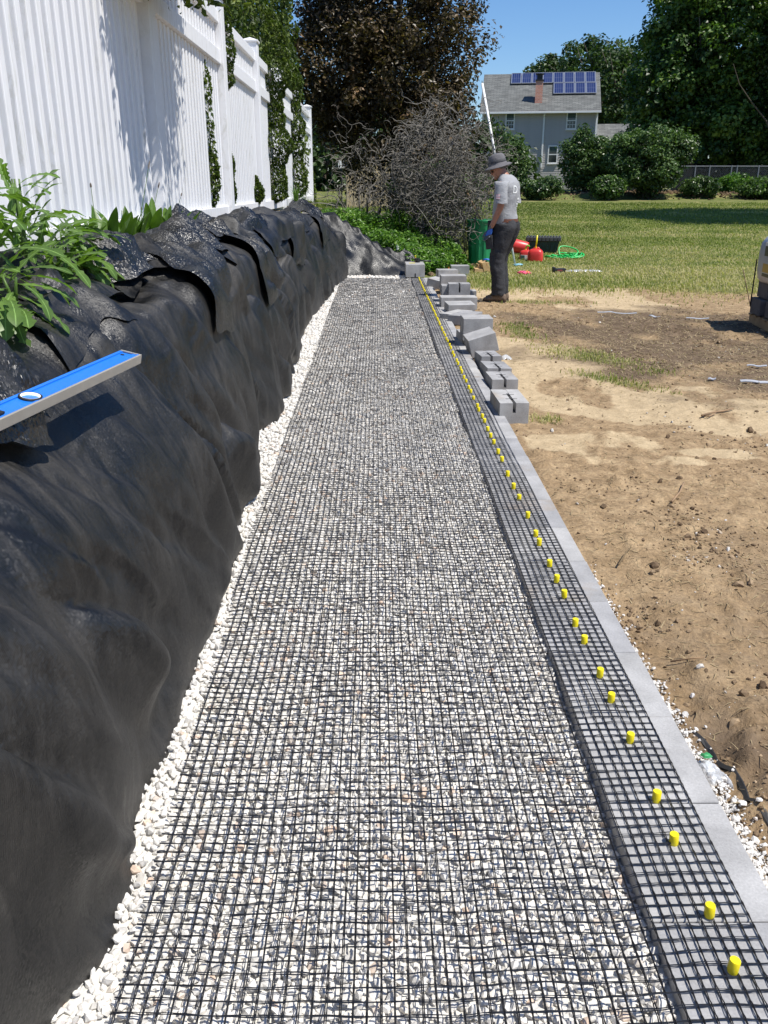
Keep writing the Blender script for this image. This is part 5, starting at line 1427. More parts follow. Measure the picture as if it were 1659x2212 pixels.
# hat: brim tilted down at the front
HT = Matrix.Translation((.100, 0, 1.680)) @ Matrix.Rotation(R(17), 4, 'Y')
rg = []
for r_, z_ in ((.172, -.045), (.168, -.040), (.135, -.018), (.108, -.004), (.104, .02), (.100, .06), (.094, .095), (.078, .118), (.040, .128), (.004, .126)):
    ring = []
    for k in range(32):
        a = 2 * math.pi * k / 32; rr = r_ * (1 + (.03 * math.sin(3 * a + 1) if r_ > .11 else .03 * math.sin(2 * a) + .025 * float(vnoise(a * 2, z_ * 30, 4))))
        ring.append((rr * math.cos(a) * 1.08, rr * math.sin(a) * .95, z_ + (.014 * math.sin(2 * a + .6) if r_ > .11 else 0)))
    rg.append(ring)
mb = MB(); mb.loft(rg, caps=True, M=HT); mb.build('bucket_hat', M_hat, man, smooth=True)
mb = MB(); mb.lathe([(.1075, .012), (.1085, .014), (.107, .04), (.106, .042)], 32, HT @ Matrix.Diagonal((1.08, .95, 1, 1)), caps=False); mb.build('hat_band', simple('hat_band', (.06, .06, .063), .8), man, smooth=True)
# boots
for s, kx in ((1, 0), (-1, .045)):
    mb = MB(); bx = -.055 + kx
    prof = [(-.075, .038, .10), (-.06, .046, .13), (0, .048, .145), (.05, .048, .135), (.09, .048, .105), (.14, .050, .085), (.19, .050, .075), (.225, .040, .062), (.238, .018, .045)]
    rr = []
    for (x, w, h) in prof:
        ring = []
        for k in range(16):
            a = 2 * math.pi * k / 16; zz = .018 + (h - .018) * (.5 + .5 * math.sin(a)) if True else 0
            ring.append((bx + x, .11 * s + math.cos(a) * w * (1 if math.sin(a) < .3 else .9), zz))
        rr.append(ring)
    mb.loft(rr); bt = mb.build('boot', M_boot, man, smooth=True)
    mb = MB(); rr = []
    for (x, w, h) in prof: rr.append([(bx + x + q * .0, .11 * s + yy * (w + .006), zz) for q, yy, zz in ((0, -1, 0), (0, 1, 0), (0, 1, .024), (0, -1, .024))])
    mb.loft(rr); mb.build('sole', simple('rubber_sole', (.07, .055, .042), .8), bt)
# gloved hands: palm, four unequal curled fingers and a thumb from the side of the palm
M_glove = simple('grey_knit_glove', (.10, .105, .12), .8, .2, 60); M_blue = simple('blue_latex', (.03, .13, .50), .5, .15, 30)
def hand(side, W, E_):
    W = Vector(W); d = (W - Vector(E_)).normalized(); d = (d + Vector((.08, 0, -.6))).normalized()
    out = Vector((0, side, 0)); fr = out.cross(d) * side; fr = Vector((abs(fr.x) * 1, fr.y, fr.z)).normalized(); out = d.cross(fr).normalized() * side
    T = Matrix((( *fr, 0), (*out, 0), (*d, 0), (0, 0, 0, 1))).transposed(); T.translation = W
    mb = MB()
    mb.loft([[(math.cos(a) * rx, math.sin(a) * ry, z) for a in [2 * math.pi * k / 14 for k in range(14)]] for rx, ry, z in ((.036, .030, -.035), (.034, .027, -.01), (.036, .022, .02), (.046, .020, .055), (.047, .018, .085), (.040, .014, .098))], M=T)
    for k, (x, L) in enumerate(((.034, .072), (.0125, .082), (-.010, .076), (-.031, .060))):
        pts = [Vector((x * .9, 0, .075))]; a = .15
        for seg in (L * .45, L * .32, L * .28):
            pts.append(pts[-1] + Vector((x * .04, -side * math.sin(a) * seg, math.cos(a) * seg))); a += .42
        mb.tube([T @ p for p in pts], [.0115, .0108, .0098, .0075], 8)
    g = mb.build('glove', M_glove, man, smooth=True)
    mb = MB(); pts = [Vector((.030, -side * .006, .022)), Vector((.058, -side * .014, .050)), Vector((.063, -side * .022, .078)), Vector((.058, -side * .03, .100))]
    mb.tube([T @ p for p in pts], [.014, .013, .0115, .008], 8); mb.build('thumb', M_glove, g, smooth=True)
    mb = MB(); mb.loft([[(math.cos(a) * rx, math.sin(a) * ry - side * .004, z) for a in [math.pi + (math.pi * k / 8 if side > 0 else -math.pi * k / 8) for k in range(9)]] for rx, ry, z in ((.036, .024, .015), (.048, .022, .05), (.049, .0205, .088))], caps=False, M=T)
    mb.build('palm_coating', M_blue, g, smooth=True)
hand(1, (.07, .248, .93), (-.055, .245, 1.20)); hand(-1, (.15, -.21, .96), (.0, -.245, 1.20))
# prints on the shirt, pressed onto its surface
from mathutils.bvhtree import BVHTree
_bv = BVHTree.FromPolygons([v.co.copy() for v in shirt.data.vertices], [list(p.vertices) for p in shirt.data.polygons])
M_print = simple('white_print', (.80, .82, .80), .6, .03, 5); M_flag = simple('red_white_patch', (.70, .30, .33), .7, .1, 5)
def text_mesh(s, size):
    cu = bpy.data.curves.new('t', 'FONT'); cu.body = s; cu.size = size; cu.align_x = 'CENTER'; o = bpy.data.objects.new('t', cu); COL.objects.link(o)
    dg = bpy.context.evaluated_depsgraph_get(); me = bpy.data.meshes.new_from_object(o.evaluated_get(dg)); bpy.data.objects.remove(o)
    bm = bmesh.new(); bm.from_mesh(me); bpy.data.meshes.remove(me)
    bmesh.ops.triangulate(bm, faces=bm.faces[:]); bmesh.ops.subdivide_edges(bm, edges=bm.edges[:], cuts=1); return bm
def press(bm, origin, u, v, d, name, mat):
    u, v, d = Vector(u), Vector(v), Vector(d); origin = Vector(origin)
    for w in bm.verts:
        p = origin + u * w.co.x + v * w.co.y; h = _bv.ray_cast(p, d, 1.0)
        w.co = (h[0] - d * .004) if h[0] is not None else p + d * .2
    me = bpy.data.meshes.new(name); bm.to_mesh(me); bm.free(); me.materials.append(mat); return link(name, me, shirt)
press(text_mesh('D', .13), (-.5, .085, 1.345), (0, -1, 0), (0, 0, 1), (1, 0, 0), 'back_print', M_print)
bm = bmesh.new()
for (x, y, w, h) in ((0, 0, .07, .022), (.01, -.035, .06, .016), (-.005, -.062, .07, .016), (.0, -.088, .05, .014)): 
    g = bmesh.ops.create_grid(bm, x_segments=6, y_segments=1, size=.5)
    for q in g['verts']: q.co = Vector((x + q.co.x * w, y + q.co.y * h, 0))
press(bm, (-.5, -.02, 1.28), (0, -1, 0), (0, 0, 1), (1, 0, 0), 'back_print', M_print)
bm = bmesh.new(); g = bmesh.ops.create_grid(bm, x_segments=4, y_segments=4, size=.028)
press(bm, (-.035, .6, 1.305), (1, 0, 0), (0, 0, 1), (0, -1, 0), 'sleeve_patch', M_flag)
bm = bmesh.new()
for k in range(3):
    g = bmesh.ops.create_grid(bm, x_segments=4, y_segments=1, size=.5)
    for q in g['verts']: q.co = Vector((q.co.x * .056, (k - 1) * .018 + q.co.y * .007, 0))
pp = press(bm, (-.035, .6, 1.305), (1, 0, 0), (0, 0, 1), (0, -1, 0), 'sleeve_patch', M_print)
for v in pp.data.vertices: v.co.y += .002
# ---------------- loose blocks in front of the wall ----------------
def slot_block(L, W, H, slot=True):
    """L along Y, W along X, H up; a cross-shaped slot in the top and a channel in the near face"""
    mb = MB()
    if not slot: mb.box((0, 0, 0), (W, L, H), bev=.004); return mb
    s = .010; hb = H * .52; ht = H - hb
    mb.box((0, 0, -H / 2 + hb / 2), (W, L, hb))
    for q in (-1, 1): mb.box((q * (W / 4 + s / 2), 0, H / 2 - ht / 2), (W / 2 - s, L, ht))
    mb.box((0, L * .36, H / 2 - ht / 2 - .001), (2 * s, L * .277, ht - .002))
    return mb
M_slot = simple('slot_shadow', (.03, .03, .032), .9)  # near-black colour stands in for the shade inside block slots
def loose(xl, xr, yb, H, L, label, z0=None, rz=0.0, rx=0.0, ry=0.0, slot=True, W=None, dx=0.0):
    g0 = G(xl, yb, 0.0 if z0 is None else z0); g1 = G(xr, yb, 0.0 if z0 is None else z0)
    w = W or (g1.x - g0.x); cx = (g0.x + g1.x) / 2 + dx; cy = g0.y + L / 2
    zz = (gh(cx, g0.y) if z0 is None else z0) + H / 2
    t = thing('retaining_block', label, 'concrete block', (cx, cy, zz), 0, 'loose blocks beside the wall'); t.rotation_euler = (rx, ry, rz)
    slot_block(L, w, H, slot).build('block_body', M_block, t)
    if slot:
        mb = MB(); mb.box((0, -L * .14, H * .5 - .48 * H + .004), (.0195, L * .70, .006)); mb.box((0, -L * .20, H * .5 - .003), (.075, .010, .008)); mb.box((0, L * .10, H * .5 - .003), (.075, .010, .008)); mb.build('slot', M_slot, t)  # dark bars paint the slot shade; the cross grooves are not cut
    return t
loose(1076, 1139, 915, .135, .40, 'nearest loose block in the row, slot on top, beside the wall edge', rz=.03)
loose(1060, 1116, 852, .125, .30, 'second loose block from the camera, lying with its slot upward', rz=.05)
loose(1048, 1101, 824, .115, .30, 'third loose block from the camera, with long open slot', rz=.08, ry=.04)
loose(1035, 1079, 800, .110, .26, 'fourth loose block, half hidden under the leaning block', rz=.12)
t = loose(1010, 1071, 778, .165, .22, 'leaning block tilted on its edge among the loose blocks', rz=.10, ry=-.28, rx=.10, slot=False); t.location.z += .05
loose(998, 1052, 752, .12, .34, 'flat block beneath the raised upright block', rz=.08, slot=False, W=.27)
t = loose(999.5, 1063, 736, .20, .27, 'clean upright block sitting highest in the middle of the row', z0=.10, rz=.02, slot=False)
loose(975, 1030, 706, .10, .42, 'low slab lying behind the upright block, angled to the wall', rz=-.5, slot=False, W=.24, dx=.03)
loose(967, 1010, 700, .09, .40, 'thin edge-on block wedged beside the wall behind the upright block', rz=-.6, slot=False, W=.20)
loose(965, 1024, 684, .14, .26, 'block lying on the ground with its top tilted, in front of the far stack', rz=.12, rx=.06, slot=False)
loose(952, 1030, 672, .15, .26, 'broad block at the front foot of the far stack', rz=.02, slot=False)
loose(969, 1015, 652, .22, .22, 'upright block with notch at the front of the far stack', z0=.06, slot=True)
loose(954, 970, 652, .20, .24, 'narrow upright block left of the notched block', z0=.05, slot=False)
loose(1016, 1029, 646, .10, .2, 'corner of a grey block showing right of the far stack', slot=False)
loose(949, 1010, 636, .24, .30, 'block behind the notched one crossed by a dark round shadow', slot=False, W=.36)
loose(947, 985, 622, .25, .24, 'grey block at the back of the far stack', slot=False, rz=.1, W=.30)
loose(931, 962, 627, .14, .34, 'rearmost tilted block of the far stack next to the wall', rz=-.45, ry=.2, slot=False)
loose(974.5, 1013.5, 596.5, .165, .26, 'single grey block standing alone in front of the green can', slot=False)
# block and mallet on the end of the wall
ge = G(897, 600.5, WALL_Z)
eb = thing('end_block', 'grey block set on the far end of the wall with a mallet on it', 'concrete block', (ge.x, ge.y + .28, WALL_Z + .115), .0)
mb = MB(); W_ = .305; L_ = .56; H_ = .20
mb.box((0, 0, 0), (W_, L_, H_), bev=.005); mb.build('block_body', M_block, eb)
mb = MB(); mb.box((0, -L_ / 2 + .001, -H_ / 2 + .03), (.02, .006, .06)); mb.build('notch', M_slot, eb)  # dark bar paints the shade of a notch that is not cut
eb.location.z = WALL_Z + .012 + H_ / 2
ml = thing('rubber_mallet', 'black rubber mallet lying on the end block', 'mallet', (ge.x + .05, ge.y + .40, WALL_Z + .012 + H_ + .036), .5)
M_rub = simple('black_rubber', (.014, .014, .015), .45, .2, 20)
mb = MB(); mb.lathe([(.030, -.055), (.034, -.045), (.034, .045), (.030, .055)], 14, Matrix.Rotation(R(90), 4, 'X')); mb.build('head', M_rub, ml, smooth=True, angle=R(40))
mb = MB(); mb.tube([(0, 0, 0), (.10, -.06, -.012), (.20, -.10, -.018)], [.013, .014, .015], 8); mb.build('handle', M_rub, ml, smooth=True)
tg = MB(); tg.box((0, 0, 0), (.10, .03, .008), bev=.002); o = tg.build('yellow_tag', M_pin, None); o.location = (ge.x - .045, ge.y + .22, WALL_Z + .012 + H_ + .004); tag(o, 'small flat yellow marker in front of the mallet on the end block', 'marker')
o = thing('bottle', 'small amber and yellow bottle standing behind the mallet', 'bottle', (ge.x + .02, ge.y + .50, WALL_Z + .012 + H_))
mb = MB(); mb.lathe([(.016, 0), (.018, .004), (.018, .05), (.009, .065), (.009, .08)], 12); mb.build('body', simple('amber', (.45, .20, .03), .3), o, smooth=True)
mb = MB(); mb.lathe([(.011, .08), (.011, .10), (.009, .102)], 10); mb.build('cap', M_pin, o, smooth=True)
# ---------------- things around the worker ----------------
M_green = simple('green_plastic', (.020, .25, .095), .35, .12, 5, spec=.5)
gc = G(1043.5, 575); can = thing('garbage_can', 'ribbed dark green plastic garbage can behind the worker', 'garbage can', (gc.x, gc.y + .12, gh(gc.x, gc.y) - .01))
mb = MB(); rr = []; HN = 96; CH = .86
for (r0, z, fl) in ((.262, 0, 0), (.272, .012, .0), (.274, .05, .6), (.288, .35, 1), (.300, .66, 1), (.306, .72, .0), (.310, .80, 0), (.322, .805, 0), (.327, .82, 0), (.327, .85, 0), (.320, .858, 0), (.310, .85, 0), (.300, .78, 0), (.284, .4, .7), (.264, .04, 0)):
    rr.append([((r0 - fl * .012 * (1 if (k % 8) in (3, 4, 5, 6) else 0)) * math.cos(2 * math.pi * k / HN), (r0 - fl * .012 * (1 if (k % 8) in (3, 4, 5, 6) else 0)) * math.sin(2 * math.pi * k / HN), z) for k in range(HN)])
mb.loft(rr); mb.build('body', M_green, can, smooth=True, angle=R(30))
for s in (-1, 1):
    mb = MB(); mb.tube([(s * .30, -.07, .74), (s * .34, -.06, .73), (s * .34, .06, .73), (s * .30, .07, .74)], .012, 6); mb.build('handle', M_green, can, smooth=True)
M_wood = simple('weathered_wood', (.28, .18, .10), .8, .25, 12)
a = V(1007, 412, gc.y + .05); b_ = V(1048, 492, gc.y + .12)
sh = thing('shovel_handle', 'brown wooden tool handle sticking out of the green can', 'tool handle', tuple(b_))
mb = MB(); mb.tube([(0, 0, 0), (Vector(a) - Vector(b_)) * .5, Vector(a) - Vector(b_)], .016, 8); mb.tube([(0, 0, 0), (Vector(b_) - Vector(a)) * .55], .016, 8); mb.build('shaft', M_wood, sh, smooth=True)
a = V(1041.5, 180, gc.y + .9); b_ = V(1112.5, 572, gc.y + .15)
M_pvc = simple('white_pvc', (.80, .80, .78), .4, .04, 6)
po = thing('white_pole', 'long white plastic pole leaning behind the worker towards the dark tree', 'pole', tuple(b_)); d = Vector(a) - Vector(b_)
mb = MB(); mb.tube([(0, 0, 0), d * .35], .020, 8); mb.build('lower_tube', M_pvc, po, smooth=True); mb = MB(); mb.tube([d * .33, d], .024, 8); mb.build('upper_tube', M_pvc, po, smooth=True)
# red bucket lying on its side
M_red = simple('red_plastic', (.60, .035, .028), .38, .12, 6, spec=.5); M_dred = simple('red_plastic_inside', (.42, .015, .015), .5)
c = G(1124, 557); bk = thing('red_bucket', 'red bucket lying on its side just behind the worker', 'bucket', (c.x, c.y + .1, gh(c.x, c.y) + .155), R(12)); bk.rotation_euler = (0, R(-82), R(-20))
mb = MB(); mb.lathe([(.115, -.17), (.12, -.165), (.150, .15), (.146, .15), (.112, -.155)], 28); mb.build('body', M_red, bk, smooth=True, angle=R(40))
mb = MB(); mb.lathe([(.152, .13), (.163, .132), (.163, .16), (.150, .162)], 28, caps=False); mb.build('rim', M_black, bk, smooth=True)
def gas_can(px, py, s, label, green=False):
    c = G(px, py); t = thing('gas_can', label, 'gas can', (c.x, c.y + .1, gh(c.x, c.y) - .01), R(-15))
    w, h = .145 * s, .25 * s; rr = []
    for q, z in ((.93, 0), (1, .02), (1.02, .12), (1.0, .5), (.97, .70), (.85, .84), (.6, .93), (.22, .985), (.16, 1.0)):
        rr.append([(w * q * (abs(math.cos(a_)) ** .55) * (1 if math.cos(a_) > 0 else -1), w * .82 * q * (abs(math.sin(a_)) ** .55) * (1 if math.sin(a_) > 0 else -1), z * h) for a_ in [2 * math.pi * k / 28 for k in range(28)]])
    mb = MB(); mb.loft(rr); mb.build('body', M_red, t, smooth=True)
    mb = MB(); mb.tube([(-.05 * s, 0, h * .86), (-.03 * s, 0, h * 1.03), (.05 * s, 0, h * 1.03), (.10 * s, 0, h * .80)], .015 * s, 8); mb.build('handle', M_red, t, smooth=True)
    if green:
        mb = MB(); mb.lathe([(.022, h * .97), (.022, h * 1.06)], 10); mb.build('collar', M_pin, t)
        mb = MB(); mb.tube([(0, 0, h * 1.05), (.01, 0, h * 1.30), (.05, 0, h * 1.40), (.075, 0, h * 1.25)], .016, 8); mb.build('spout', simple('lime_green', (.18, .55, .04), .4), t, smooth=True)
        mb = MB(); mb.box((-.02, -w * .83, h * .25), (.14, .006, .10), bev=.001); mb.build('label', M_trim, t); mb = MB(); mb.box((-.045, -w * .83 - .005, h * .25), (.08, .004, .09)); mb.build('label', simple('label_green', (.05, .12, .10), .5), t)
    else:
        mb = MB(); mb.lathe([(.026, h * .96), (.026, h * 1.08), (.018, h * 1.1)], 10); mb.build('collar', simple('orange_collar', (.75, .35, .02), .4), t)
        mb = MB(); mb.tube([(0, 0, h * 1.05), (.015, 0, h * 1.95)], [.017, .013], 8); mb.build('spout', M_pin, t, smooth=True)
gas_can(1136, 565, .82, 'smaller red gas can with a green spout and a white label', True)
gas_can(1157.5, 568, 1.05, 'larger red gas can with a long yellow spout')
# black tote with a ribbed flip lid
M_tote = simple('grey_black_plastic', (.060, .060, .058), .6, .2, 8); M_tote2 = simple('dark_green_tote', (.018, .04, .035), .6, .2, 8)
c = G(1177, 555); tt = thing('storage_tote', 'dark ribbed storage tote with closed lid behind the red gas cans', 'storage box', (c.x, c.y + .28, gh(c.x, c.y)), R(-12))
mb = MB(); mb.loft([[(-.30, -.19, 0), (.30, -.19, 0), (.30, .19, 0), (-.30, .19, 0)], [(-.345, -.225, .24), (.345, -.225, .24), (.345, .225, .24), (-.345, .225, .24)]])
for k in range(7): mb.box((-.27 + .09 * k, -.222, .12), (.018, .012, .16))
mb.build('body', M_tote2, tt)
mb = MB(); mb.box((0, 0, .29), (.76, .50, .085), bev=.008); 
for k in range(12): mb.box((-.34 + k * .062, 0, .345), (.022, .44, .022))
for k in range(9): mb.box((-.34 + k * .085, -.255, .29), (.05, .02, .065), bev=.004)
mb.build('lid', M_tote, tt)
# green hose
M_hose = simple('bright_green_hose', (.02, .45, .09), .35, .1, 8)
c = G(1228, 563); hs = thing('garden_hose', 'coiled bright green hose lying on the grass', 'hose', (c.x, c.y + .12, gh(c.x, c.y) + .01))
r = random.Random(5)
for rx, ry, cx, z, tl in ((.20, .17, .0, .11, .75), (.24, .15, .06, .06, .25), (.20, .14, .14, .04, .1), (.15, .12, .18, .05, .2), (.27, .12, -.05, .03, .05), (.2, .1, -.26, .02, .05)):
    ph = r.random() * 6; pts = [(cx + rx * math.cos(a_ + ph) * (1 + .06 * math.sin(3 * a_)), ry * math.sin(a_ + ph) * math.cos(tl), z + ry * math.sin(a_ + ph) * math.sin(tl) + .02 * math.sin(2 * a_ + ph)) for a_ in [i * 2 * math.pi / 26 for i in range(27)]]
    mb = MB(); mb.tube(pts, .014, 7); mb.build('coil', M_hose, hs, smooth=True)
mb = MB(); mb.tube([(-.48, .05, .015), (-.40, -.02, .02), (-.30, .06, .05), (-.2, -.03, .02), (-.1, .05, .04), (.05, -.02, .02)], .014, 7); mb.build('loose_end', M_hose, hs, smooth=True)
def tangle(px, py, w, h, n, rad, mat, name, label, cat, seed):
    c = G(px, py); t = thing(name, label, cat, (c.x, c.y, gh(c.x, c.y))); r = random.Random(seed); mb = MB(); pts = []
    for i in range(n):
        a_ = i * .75 + r.uniform(-.3, .3); q = r.uniform(.45, 1); pts.append((w * q * math.cos(a_), w * .6 * q * math.sin(a_), h * (.15 + .8 * r.random() * (1 - q * .6))))
    out = []
    for a_, b2 in zip(pts[:-1], pts[1:]): out += [a_, tuple((Vector(a_) + Vector(b2)) / 2 + Vector((0, 0, .01)))]
    mb.tube(out, rad, 5); mb.build('cord', mat, t, smooth=True); return t
t = tangle(1131, 595, .13, .10, 90, .006, simple('pink_twine', (.85, .10, .22), .6), 'pink_twine', 'tangle of hot pink string on the dirt to the right of the worker', 'string', 2)
mb = MB(); mb.tube([(.02, -.06, .03), (.05, -.04, .08), (.08, -.05, .03)], .012, 6); mb.build('reel', simple('orange_reel', (.85, .40, .05), .5), t)
tangle(1119, 575, .10, .05, 40, .009, simple('light_blue_cord', (.25, .50, .62), .5), 'cord_loop', 'loop of light blue cord beside the red gas cans', 'cord', 3)
# silver plastic sleeve
def sheet(name, label, cat, px, py, L, W, hh, mat, seed, rz=0, ny=22, nx=46, zoff=.0, group=None):
    c = G(px, py); u, v = np.meshgrid(np.linspace(-.5, .5, nx), np.linspace(-.5, .5, ny))
    env = np.sqrt(np.clip(1 - (2 * v) ** 2, 0, 1)) * np.clip(1.1 - (2 * u) ** 4, 0, 1)
    F1, F2 = facets(u * L * 14 + seed, v * W * 18, seed)
    z = hh * env * (.35 + .9 * (1 - F1)) + .004
    x = u * L + .05 * W * fbm(u * 6, v * 6, 3, seed + 1); y = v * W * (1 + .35 * fbm(u * 5, 0 * v, 2, seed + 2)) + .25 * W * fbm(u * 3, 0 * v + 1, 2, seed + 3)
    P = np.stack([x, y, z], -1)
    i = np.arange(ny - 1)[:, None] * nx + np.arange(nx - 1)[None, :]
    o = mesh_np(name, P.reshape(-1, 3), np.stack([i, i + 1, i + 1 + nx, i + nx], -1).reshape(-1, 4), mat, None, smooth=False)
    o.location = (c.x, c.y, gh(c.x, c.y) + zoff); o.rotation_euler = (0, 0, rz); tag(o, label, cat, group); return o
def film(name, col, rough=.15, alpha=.55, metal=0.0):
    m, nt, b = new_mat(name); b.inputs['Base Color'].default_value = (*col, 1); b.inputs['Roughness'].default_value = rough; b.inputs['Metallic'].default_value = metal
    b.inputs['Alpha'].default_value = alpha; b.inputs['Specular IOR Level'].default_value = .9
    bump(nt, b, noise_tex(nt, coord(nt, 'Object'), 60, 3), .6, .01); return m
M_film = film('clear_film', (.75, .78, .80), .12, .55); M_silver = film('silver_film', (.50, .51, .53), .35, .95, .3)
sheet('plastic_sleeve', 'crumpled silver plastic sleeve lying at the edge of the grass', 'plastic', 1259, 587, .72, .12, .028, M_silver, 4, -.05)
c = G(1208, 590); o = thing('black_tool_case', 'black object lying at the left end of the silver plastic sleeve', 'tool', (c.x, c.y + .04, gh(c.x, c.y)), .1)
mb = MB(); mb.box((0, 0, .035), (.24, .11, .07), bev=.015); mb.box((-.10, -.01, .055), (.05, .09, .08), bev=.01); mb.build('body', M_rub, o)
mb = MB(); mb.box((.0, -.058, .04), (.09, .008, .02)); mb.build('stripe', simple('dull_red', (.25, .05, .05), .5), o)
sheet('clear_plastic_bag', 'crumpled clear plastic bag lying on the chips beside the near wall', 'plastic bag', 1538, 1655, .062, .085, .040, M_film, 11, .3, 18, 18)
o = sheet('green_wrapper', 'small green and white wrapper lying against the clear plastic bag', 'wrapper', 1525, 1634, .026, .02, .012, simple('wrapper_green', (.05, .30, .10), .4), 12, .5, 8, 8, .03)
sheet('plastic_scrap', 'scrap of clear plastic on the dirt just right of the third loose block', 'plastic', 1085, 776, .16, .12, .03, M_film, 13, .1, 14, 18)
# wood scraps with a blue glove, clods, sticks
c = G(1040, 590); ws = thing('wood_scraps', 'cut pieces of lumber piled in front of the green can', 'wood scraps', (c.x, c.y, gh(c.x, c.y)), .1)
M_pine = simple('cut_pine', (.52, .34, .16), .7, .18, 14)
for (x, y, z, dx, dy, dz, ry) in ((-.06, 0, .045, .16, .10, .07, .1), (.03, .05, .12, .07, .20, .16, -.35), (.10, .06, .11, .05, .18, .17, -.25), (-.03, .10, .10, .09, .14, .09, .2)):
    mb = MB(); mb.box((x, y, z), (dx, dy, dz), rot=(.1, ry, .15), bev=.003); mb.build('board', M_pine, ws)
o = thing('blue_glove', 'blue work glove resting on the cut lumber', 'glove', (c.x + .08, c.y + .05, gh(c.x, c.y) + .215), .2)
mb = MB(); mb.loft([[(math.cos(a_) * rx, math.sin(a_) * ry, 0) for a_ in [0]] for rx, ry in ()] or [[(-.05 + .0, -.035, 0), (-.05, .035, 0), (-.05, .035, .022), (-.05, -.035, .022)], [(.02, -.045, 0), (.02, .045, 0), (.02, .045, .03), (.02, -.045, .03)], [(.045, -.04, 0), (.045, .04, 0), (.045, .04, .02), (.045, -.04, .02)]])
for k in range(4): mb.tube([(.03, -.032 + .021 * k, .012), (.07, -.036 + .023 * k, .014), (.095, -.036 + .022 * k, -.004)], [.011, .010, .007], 6)
mb.tube([(-.01, -.035, .012), (.02, -.062, .012), (.04, -.07, .004)], [.012, .011, .008], 6); mb.build('hand', M_blue, o, smooth=True)
o = sheet('blue_cloth', 'flat piece of blue cloth beside the cut lumber', 'cloth', 1020, 583, .16, .12, .03, simple('blue_cloth', (.04, .10, .26), .7), 15, .2, 10, 10)
for k, (px, py, s) in enumerate(((1029, 572, .13), (1019, 577, .08), (1001, 571, .07), (945, 588, .10), (930, 596, .07))):
    c = G(px, py); p = np.array([[0, 0, 0.0]]); o = stones('soil_lump', p, np.array([s]), M_clod, 40 + k, tint=np.array([.45])); o.location = (c.x, c.y, gh(c.x, c.y) + s * .4)
    tag(o, ['largest dark soil lump in front of the green can', 'middle-sized soil lump left of the lumber', 'soil lump behind the lone block', 'soil lump at the far end of the wall', 'small soil lump near the end block'][k], 'soil lump')
c = G(968.5, 591); o = thing('orange_bottle', 'small orange bottle beside the lone grey block', 'bottle', (c.x, c.y, gh(c.x, c.y)))
mb = MB(); mb.lathe([(.024, 0), (.026, .01), (.026, .06), (.011, .085), (.011, .10), (.013, .101), (.013, .115)], 12); mb.build('body', simple('orange_plastic', (.75, .22, .05), .4), o, smooth=True)
def stick(pxs, rad, mat, label, name='stick', cat='stick', z=.01, group=None):
    ps = [G(*p) for p in pxs]; base = ps[0]; r = random.Random(int(pxs[0][0]))
    mb = MB(); pts = [(p.x - base.x, p.y - base.y, gh(p.x, p.y) - gh(base.x, base.y) + z + r.uniform(0, .01)) for p in ps]; mb.tube(pts, [rad * (1 - .5 * i / len(pts)) for i in range(len(pts))], 6)
    o = mb.build(name, mat, None, smooth=True); o.location = (base.x, base.y, gh(base.x, base.y)); tag(o, label, cat, group)
stick([(915, 573), (945, 567), (976, 560)], .014, M_wood, 'brown wooden stake lying just past the end block', z=.04)
stick([(928, 581), (945, 586), (964, 590)], .010, M_wood, 'thin stick on the soil in front of the lone block', z=.02)
stick([(1515, 905), (1535, 901), (1560, 897), (1583, 893)], .008, M_wood, 'dark root lying across the pale sand on the right')
stick([(1518, 903), (1530, 908), (1545, 901)], .006, M_wood, 'short forked root beside the dark root')
stick([(1390, 1425), (1410, 1445), (1440, 1462)], .0035, M_straw, 'pale curved straw stalk on the dirt beside the wall')
stick([(1335, 1230), (1352, 1205), (1362, 1195)], .004, M_straw, 'pale bent root on the dirt, middle right')
stick([(1450, 1095), (1468, 1070), (1476, 1052)], .006, M_wood, 'curved brown root standing out of the dirt')
stick([(1450, 1415), (1490, 1420), (1520, 1428)], .003, M_wood, 'thin twig lying flat on the foreground dirt')
def flat_strip(p0, p1, w, mat, label, cat='plastic strip', name='plastic_strip', z=.02):
    a_, b2 = G(*p0), G(*p1); d_ = (b2 - a_); L_ = d_.length; mb = MB(); n = 7
    vs = []
    for i in range(n):
        t_ = i / (n - 1); hh = z + .004 * math.sin(t_ * 7 + L_) + gh(a_.x + d_.x * t_, a_.y + d_.y * t_) - gh(a_.x, a_.y)
        for s, e in ((-1, 0), (1, .004), (1, -.002), (-1, -.006)): vs.append((t_ * L_, s * w / 2, hh + e))
    mb.loft([vs[i * 4:i * 4 + 4] for i in range(n)]); o = mb.build(name, mat, None); o.location = (a_.x, a_.y, gh(a_.x, a_.y)); o.rotation_euler = (0, 0, math.atan2(d_.y, d_.x)); tag(o, label, cat)
M_strip = simple('pale_grey_plastic', (.40, .41, .43), .4, .15, 10)
flat_strip((1290, 680), (1375, 681), .02, M_strip, 'longest pale strapping strip lying on the torn-up ground')
flat_strip((1403, 684), (1423, 688), .03, M_strip, 'short white strapping scrap in the middle of the brown ground')
flat_strip((1482, 688), (1531, 691), .035, M_strip, 'pale folded strapping strip reaching into the shadow of the pallet')
flat_strip((1612, 798), (1655, 800), .02, M_strip, 'thin strapping strip near the right edge above the sand')
flat_strip((1598, 831), (1662, 834), .05, M_strip, 'broad grey plastic strip at the right edge')
flat_strip((1528, 827), (1545, 828), .03, M_strip, 'small grey plastic scrap left of the broad strip')
